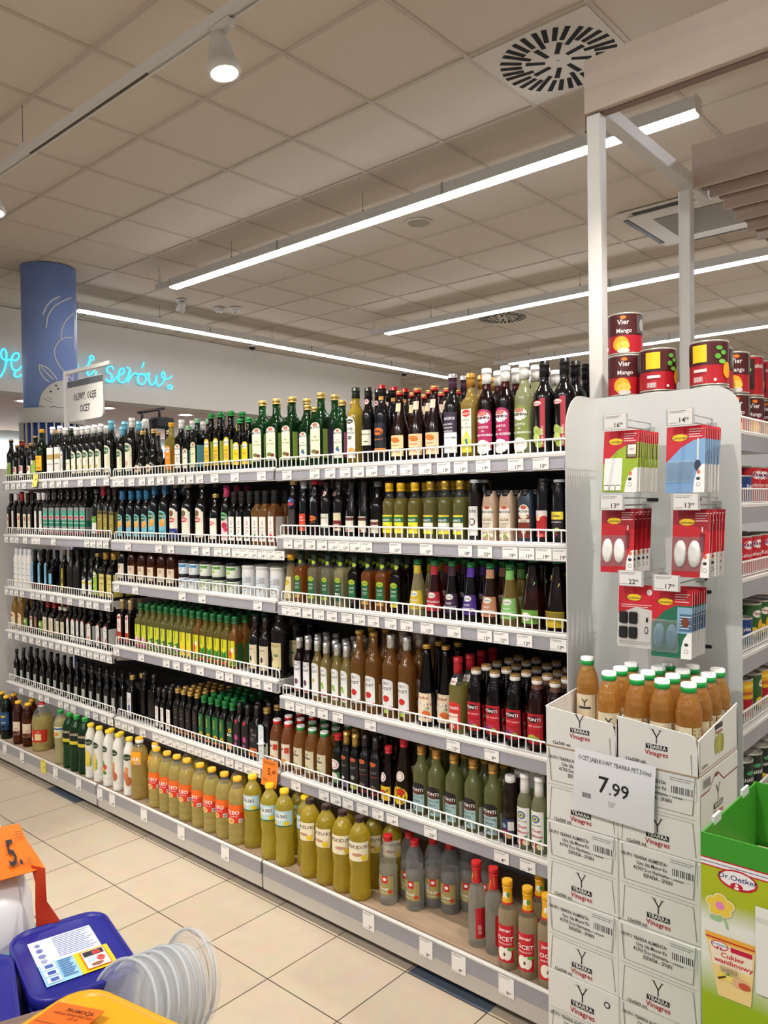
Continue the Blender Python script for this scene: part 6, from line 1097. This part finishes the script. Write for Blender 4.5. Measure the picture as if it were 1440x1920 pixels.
g = MB(); g.raw(vs, [(2 * i, 2 * i + 1, 2 * i + 3, 2 * i + 2) for i in range(20)], M_lemon); g.build('drawn_fruit', e)
stroke([(71, 761), (78, 762), (88, 765), (100, 762), (110, 764), (125, 765)], M_ink, .0035)
for a, b in (((82, 747), (98, 755)), ((89, 745), (98, 750))): stroke([a, ((a[0] + b[0]) / 2, (a[1] + b[1]) / 2), b], M_ink, .003)
for x, y in ((105, 723), (109, 729), (95, 734)):
    p = on_col(x, y, PR_c + .004); g = MB(); n = (Vector((p.x, p.y, 0))).normalized(); u = Vector((-n.y, n.x, 0)); g.quad([p + n * .001 + u * .009 * math.cos(t) + Vector((0, 0, .009 * math.sin(t))) for t in [2 * PI * k / 12 for k in range(12)]], M_ink); g.build('drawn_spot', e)
# ------------------------------------------------------------------ hanging aisle sign
e = empty('aisle_sign', (2.40, 4.82, 1.7675)); tag(e, 'white aisle sign on a pole reading oils and vinegar in Polish', 'sign')
g = MB(); g.box(-.012, .012, -.012, .012, -.0, .70, M_white, .002); g.build('pole', e)
g = MB(); g.box(-.012, .012, -.56, -.012, .676, .70, M_white, .002); g.build('arm', e)
for y in (-.10, -.38):
    g = MB(); g.tube([(0, y, .675), (0, y, .655), (0, y + .008, .645), (0, y + .006, .632), (0, y - .006, .63)], .003, M_white); g.build('hook', e)
g = MB(); a0, a1, z0, z1, c = -.03, -.472, .375, .632, .04; P = [(a0, z1), (a1, z1), (a1, z0 + c)] + [(a1 + c - c * math.cos(t * PI / 12), z0 + c - c * math.sin(t * PI / 12)) for t in range(1, 6)] + [(a1 + c, z0), (a0 - c, z0)] + [(a0 - c + c * math.sin(t * PI / 12), z0 + c - c * math.cos(t * PI / 12)) for t in range(1, 6)] + [(a0, z0 + c)]
g.loft([[(x, y, z) for y, z in P] for x in (-.005, .005)], mat('sign_white', 'cbc9c4', .45), True, True, False)
decals(g, 'R 0 214 442 254 55585f;C 221 128 62 303033 OLIWY,_OLEJE;C 221 52 62 303033 OCET', lambda u, v, o: (-.005 - o, a0 - u * 1.0, z0 + v), .001, .0006, .0003, 0)
g.build('board', e)
# ------------------------------------------------------------------ neon writing on the pale wall
M_neon = mat('neon_cyan', '48d0f8', .4, emit=.85)
e = empty('neon_sign', (3.3, 8.17, 3.0)); tag(e, 'cyan cursive neon writing about cheeses on the pale wall', 'neon sign')
def neon(P, n=6):
    Q = [onY(8.165, x, y) - Vector((3.3, 8.17, 3.0)) for x, y in smooth(P, n)]
    g = MB(); g.tube(Q, .0095, M_neon, 7); g.build('letter', e)
neon([(-24, 668), (-14, 712), (-6, 690), (-2, 706), (5, 700), (11, 684), (12, 662), (7, 654), (2, 660), (3, 670), (12, 676), (20, 674), (30, 676), (36, 668), (33, 662), (26, 664), (21, 676), (24, 692), (33, 694), (42, 686), (47, 684), (52, 676)])
neon([(32, 694), (27, 700), (29, 706), (36, 706), (40, 702)]); neon([(54, 690), (62, 672), (74, 668), (70, 690), (80, 690), (88, 640), (84, 692), (96, 688), (100, 650), (98, 692), (110, 690)])
neon([(112, 684), (124, 690), (130, 680), (140, 672), (146, 690), (142, 708)], 4)
neon([(156, 691), (166, 684), (168, 676), (164, 690), (165, 703), (172, 700), (178, 694)]); neon([(171, 667), (175, 669), (175, 674), (170, 675), (168, 671), (171, 667)]); neon([(181, 696), (180, 702), (177, 707)])
neon([(213, 693), (208, 686), (201, 690), (201, 697), (209, 703), (209, 712), (201, 715), (199, 710)]); neon([(201, 714), (210, 716), (220, 706), (231, 700), (232, 692), (226, 692), (222, 702), (223, 714), (232, 717), (240, 706), (245, 696)])
neon([(237, 689), (243, 692), (241, 704), (240, 716), (247, 704), (254, 700), (258, 702)]); neon([(262, 701), (258, 710), (261, 719), (269, 720), (274, 710), (270, 702), (262, 701), (272, 703), (280, 699)]); neon([(270, 679), (266, 690)])
neon([(280, 699), (279, 712), (284, 722), (291, 716), (294, 704), (293, 716), (298, 724), (306, 716), (309, 704), (306, 697), (303, 704), (309, 711), (318, 709), (323, 705)]); neon([(319, 722), (323, 725), (321, 729), (316, 728), (315, 724), (319, 722)])
# ------------------------------------------------------------------ deli area under the soffit
M_down = mat('downlight_glow', 'fff4ea', .4, emit=14)
for i, (px, py) in enumerate(((47, 752), (200, 765), (348, 778), (505, 792), (-90, 740))):
    p = onZ(2.797, px, py)
    if p.y > 12.4 or p.y < 8.55: continue
    e = empty('downlight', (p.x, p.y, 2.80)); tag(e, 'recessed round downlight in the soffit, %s from the column' % ORD[i + 1], 'downlight', 'downlights in the soffit')
    g = MB(); g.lathe([(-.004, .085), (-.006, .115), (0, .12)], M_lampbody, n=20); g.build('ring', e); g = MB(); g.lathe([(-.0055, .08), (-.004, .084)], M_down, n=20); g.build('lens', e)
e = empty('lit_wall_glow', (2.0, 12.85, 2.1)); tag(e, 'long glowing sheet standing in for the brightly lit deli wall', 'glowing panel'); g = MB(); g.box(-6, 8, -.02, .03, -.45, .55, mat('wall_glow', 'f2fbff', .5, emit=1.7)); g.build('panel', e); g = MB(); g.box(-6.02, 8.02, -.03, .04, -.5, -.45, M_lampbody); g.build('frame', e)  # emission added in place of light falling on the white wall
e = empty('deli_counter', (1.0, 10.2, 0)); tag(e, 'dark refrigerated deli counter in the far area', 'counter')
g = MB(); g.box(-4, 6, 0, .9, 0, 1.05, M_dark, .02); g.build('body', e)
g = MB(); g.box(-4, 6, .0, .05, 1.051, 1.55, mat('counter_metal', '8c8f8e', .3, .4), .01); g.build('top_rail', e)
# black scale rack
e = empty('hanging_scale', (4.6, 7.6, 2.62)); tag(e, 'dark metal scale and rail stand seen above the bottles', 'scale')
def at8(px, py): return onY(7.6, px, py) - Vector((4.6, 7.6, 2.62))
for a, b in (((258, 774), (308, 766)), ((267, 773), (267, 790)), ((299, 768), (299, 784)), ((262, 791), (314, 784)), ((263, 790), (263, 850)), ((312, 786), (312, 850)), ((283, 788), (283, 850))):
    g = MB(); g.tube([at8(*a), at8(*b)], .016, mat('rack_brown', '2c1e20', .5), 6); g.build('rail', e)
g = MB(); p = at8(304, 792); g.box(p.x - .12, p.x + .12, -.08, .08, p.z - .07, p.z + .05, M_dark, .02); g.build('display_head', e)
g = MB(); p = at8(283, 840); g.tube([p, (p.x, p.y, -2.6)], .03, M_dark, 8); g.lathe([(-2.62, .2), (-2.6, .2)], M_dark, (p.x, p.y, 0)); g.build('floor_post', e)
# ------------------------------------------------------------------ foreground bargain table
M_table = mat('table_grey', '8f8c88', .5)
e = empty('bargain_table', (.35, .95, 0)); tag(e, 'low grey sales table holding the foreground goods', 'table')
g = MB(); g.box(-.65, .38, -.75, 1.25, .66, .69, M_table, .006); g.build('tabletop', e)
for x in (-.6, .23):
    for y in (-.7, 1.1): g = MB(); g.box(x - .02, x + .02, y - .02, y + .02, 0, .659, M_dark); g.build('leg', e)
def rrect(w, l, r, n=5):
    P = []
    for cx, cy, a0 in ((w / 2 - r, l / 2 - r, 0), (-w / 2 + r, l / 2 - r, PI / 2), (-w / 2 + r, -l / 2 + r, PI), (w / 2 - r, -l / 2 + r, 1.5 * PI)):
        for k in range(n + 1): a = a0 + k * PI / 2 / n; P.append((cx + r * math.cos(a), cy + r * math.sin(a)))
    return P
def box_lid(name, w, l, h, r, col, lidcol, loc, rz, label, cat, deco=None, tilt=(0, 0)):
    e = empty(name, loc); e.rotation_euler = (tilt[0], tilt[1], rz); tag(e, label, cat)
    ms = plast(col); ml = plast(lidcol); g = MB(); S_ = lambda k, z: [(x * k, y * k, z) for x, y in rrect(w, l, r)]
    g.loft([S_(.90, -h), S_(.965, -.012)], ms, True, True); g.build('tub', e)
    g = MB(); g.loft([S_(1.0, -.020), S_(1.012, -.019), S_(1.015, -.004), S_(1.0, 0), S_(.955, 0), S_(.945, -.004), S_(.93, -.005), S_(.3, -.005)], ml, False, True); g.build('lid', e)
    if deco: g = MB(); decals(g, deco, lambda u, v, o: (u * .9, v * .9, -.005 + o), .001, .0005, .0002, 0); g.build('label', e)
    return e
DECO = ('R -62 -8 54 84 e6eef6;L -20 50 76 12 6.6 4a58b0;E -48 64 7 9 e6eef6;E -48 64 5 7 8088c0;E -48 44 6 7 6a74b8;E -48 22 7 7 8088c0;E -48 3 6 6 a0a8d0;R -62 -84 0 -8 9cd0f0;R 0 -84 62 -8 f4c81c;'
        'R -58 -30 -34 -12 f2f4f6;R -52 -27 -38 -15 4a68b8;R -58 -54 -34 -36 f2f4f6;R -52 -51 -38 -39 3a58b0;R -58 -78 -34 -60 f2f4f6;R -52 -75 -38 -63 4a68b8;L -30 -4 -16 9 7 3a60a8;R 10 -78 54 -14 e07a1c;R 12 -76 52 -16 f4f2ee;R 14 -36 50 -18 2a2c38;R 30 -34 44 -22 c83a3a;E 24 -50 8 7 b8d0e8;E 40 -52 7 10 e0504a;E 30 -68 11 5 9a5a4a')
TP = .69
box_lid('detergent_box', .165, .235, .165, .04, '23268a', '25288c', (.625, 1.275, .857), math.radians(-13), 'navy blue detergent tub with a printed instruction label on its lid', 'tub', DECO)
P2_ = onZ(.857, -80, 1880)
box_lid('detergent_box', .165, .235, .165, .04, '23268a', '25288c', (P2_.x, P2_.y, .857), math.radians(-20), 'navy blue detergent tub cut by the picture edge, no label', 'tub')
# tissue pack with orange sheet
e = empty('tissue_pack', (.525, 1.725, TP + .0006)); e.rotation_euler = (0, 0, math.radians(-14)); tag(e, 'white soft tissue pack on the bargain table by the orange sheet', 'tissue pack')
M_tis = mat('tissue_wrap', 'e8e8ea', .3, bump=.5, nscale=14); g = MB(); S_ = lambda k, z, dx=0: [(x * k + dx, y * k, z) for x, y in rrect(.36, .56, .07)]
g.loft([S_(.9, .002), S_(1, .03), S_(1.02, .12), S_(1.0, .19), S_(.94, .225), S_(.8, .243), S_(.3, .25)], M_tis, True, True); g.build('wrap', e)
g = MB(); g.tube([(x * 1.016, y * 1.016, .125) for x, y in rrect(.36, .56, .07)], .004, plast('5ab0b0'), 6, True); g.build('seam', e)
def sheet(name, pts, thick, m, label, cat, spec, F, mb=None):
    g = MB(); n = len(pts); vs = [p for r_ in pts for p in r_]; k = len(pts[0])
    fs = [(i * k + j, i * k + j + 1, (i + 1) * k + j + 1, (i + 1) * k + j) for i in range(n - 1) for j in range(k - 1)]
    N = len(vs); vs2 = [Vector(p) - Vector((0, 0, thick)) for p in vs]
    g.raw(vs, fs, m, True); g.raw(vs2, [f[::-1] for f in fs], mb or m, True)
    if spec: decals(g, spec, F, .001, .0006, .0002, 20)
    return tag(g.build(name), label, cat)
# orange price sheet bent over the tissue pack: top surface then a drop at its end
A = onZ(.965, -8, 1560); B = onZ(.965, 33, 1545); C_ = onZ(.965, 68, 1600); D2 = onZ(.965, -6, 1640)
A, B, C2, D3 = (Vector((.53, 1.68, .968)), Vector((.66, 1.70, .968)), Vector((.615, 1.43, .968)), Vector((.44, 1.44, .968)))
def OS(u, v, o=0):   # u across 0..1, v along 0..1 then drop
    if v <= 1: p = A.lerp(B, u).lerp(D3.lerp(C2, u), v) + Vector((0, 0, .012 * math.sin(PI * v) + o)); return p
    q = D3.lerp(C2, u); d = v - 1; return q + Vector((.06 * d, -.10 * d, -.22 * d)) + Vector((.02 * math.sin(d * 3), 0, 0)) - Vector((0, o, 0))
rows_ = []
PX_ = [[(-30, 1556), (35, 1544)], [(-34, 1590), (50, 1575)], [(-36, 1625), (72, 1606)], [(-38, 1662), (84, 1627)]]
zz = [.944, .948, .95, .95]
for (l_, r_), z in zip(PX_, zz): a, b = onZ(z, *l_), onZ(z, *r_); rows_.append([a.lerp(b, k / 6) for k in range(7)])
M_or = plast('f27818')
pA, pB, pD = rows_[0][0], rows_[0][-1], rows_[3][0]
uu = (rows_[1][-1] - rows_[1][0]); vv = (rows_[3][3] - rows_[0][3])
def OF(u, v, o): return rows_[0][0] + uu * (u / .20) - vv * (v / .12) + Vector((0, 0, .006 + o))
sheet('sale_sheet', rows_, .0008, M_or, 'orange sale sheet with a large five lying on the tissue pack', 'sale sheet', 'T 105 -104 86 2a2430 5.;L 130 168 -30 2 7 a85a20;L 134 166 -44 1 7 a85a20;B 150 -110 172 -92 a85a20', OF)
rows2 = []
for (l_, r_), (z0, z1) in zip([[(58, 1622), (85, 1628)], [(66, 1655), (86, 1660)], [(66, 1700), (88, 1690)], [(68, 1742), (113, 1726)]], ((.955, .955), (.93, .93), (.89, .895), (.85, .86))):
    a, b = onZ(z0, *l_), onZ(z1, *r_); rows2.append([a.lerp(b, k / 3) for k in range(4)])
sheet('sale_sheet', rows2, .0008, plast('b83208'), 'dark orange folded end of a sale sheet hanging beside the tissue pack', 'sale sheet', None, None)
# clear lids
M_lid = see_through('lid_plastic', 'f4f7fa', .68, rough=.18)
lids = [((228, 1902), 1.30, .083), ((254, 1894), 1.325, .083), ((276, 1884), 1.35, .083), ((300, 1872), 1.375, .083), ((316, 1870), 1.40, .083), ((332, 1865), 1.425, .083), ((352, 1838), 1.46, .088)]
for i, ((px, py), t, r) in enumerate(lids):
    t *= .925; r *= .925; c = CAM + ray(px, py) * t; e = empty('plastic_cover', c); e.rotation_euler = Vector((-.93, -.12 + i * .03, .42 - i * .03)).to_track_quat('Z', 'Y').to_euler()
    g = MB(); g.lathe([(0, r * .80), (.003, r * .82), (.003, r * .9), (-.004, r * .93), (-.004, r * .97), (.002, r), (-.006, r * 1.005), (-.012, r * .99)], M_lid, n=48, c0=True, c1=False); g.build('disc', e)
    g = MB(); g.tube([(r * .985 * math.cos(a * PI / 24), r * .985 * math.sin(a * PI / 24), .001) for a in range(48)], .0028, see_through('lid_rim', 'f2f6f8', .3, rough=.12), 6, True); g.build('rim', e)
    tag(e, 'round clear plastic lid, %s of the leaning stack of lids' % (['lowest and frontmost'] + ORD[2:7] + ['last, sticking up highest'])[i], 'plastic lid', 'clear plastic lids in the bargain bin')
# a clear bowl carrying the lids
c = CAM + ray(330, 2040) * 1.25; e = empty('plastic_tub', (c.x, c.y, TP)); tag(e, 'stack of clear plastic tubs under the leaning lids', 'tub')
g = MB(); g.lathe([(.0006, .05), (.01, .06), (.03, .064)], M_lid, n=32); g.build('tub_wall', e)
# yellow lidded box and promotion card, taupe tray
box_lid('storage_box', .24, .30, .19, .05, 'd8a41c', 'e0a820', (.488, .962, .885), math.radians(11), 'mustard yellow lidded box in the lowest corner under the orange card', 'storage box')
e = box_lid('storage_tray', .16, .13, .02, .04, '8a746c', '8a746c', (onZ(.868, 22, 1962).x, onZ(.868, 22, 1962).y, .868), math.radians(-20), 'taupe plastic tray peeping out behind the yellow box', 'tray')
c0 = Vector((.492, 1.062, .888)); e = MB(); CF = lambda u, v, o: (u, v, .0016 + o + .006 * math.sin(u * 20)); m = plast('f5701c')
n = 8; g = MB(); W2, H2 = .046, .05; vs = [CF(-W2 + 2 * W2 * i / n, s_ * H2, 0) for i in range(n + 1) for s_ in (-1, 1)]; vs += [(x, y, z - .0008) for x, y, z in vs]; N = 2 * (n + 1)
g.raw(vs, [(2 * i, 2 * i + 2, 2 * i + 3, 2 * i + 1) for i in range(n)] + [(N + 2 * i, N + 2 * i + 1, N + 2 * i + 3, N + 2 * i + 2) for i in range(n)], m)
decals(g, 'T 12 34 10 5a2c18 PROMOCJA;C 8 26 7 6a3a20 KAPSUŁKI_PRANIA_PERSIL_DISCS;C 14 18 7 6a3a20 1SZT._38;T 10 -14 22 2a1c20 48.98;R -42 -40 -22 -18 c8581c;L -42 6 4 1 4 8a4a20', CF, .001, .0005, .0002, 20)
o = g.build('sale_card', None, c0, (0, 0, math.radians(-73))); tag(o, 'orange promotion card reading 48.98 lying on the yellow box', 'sale card')
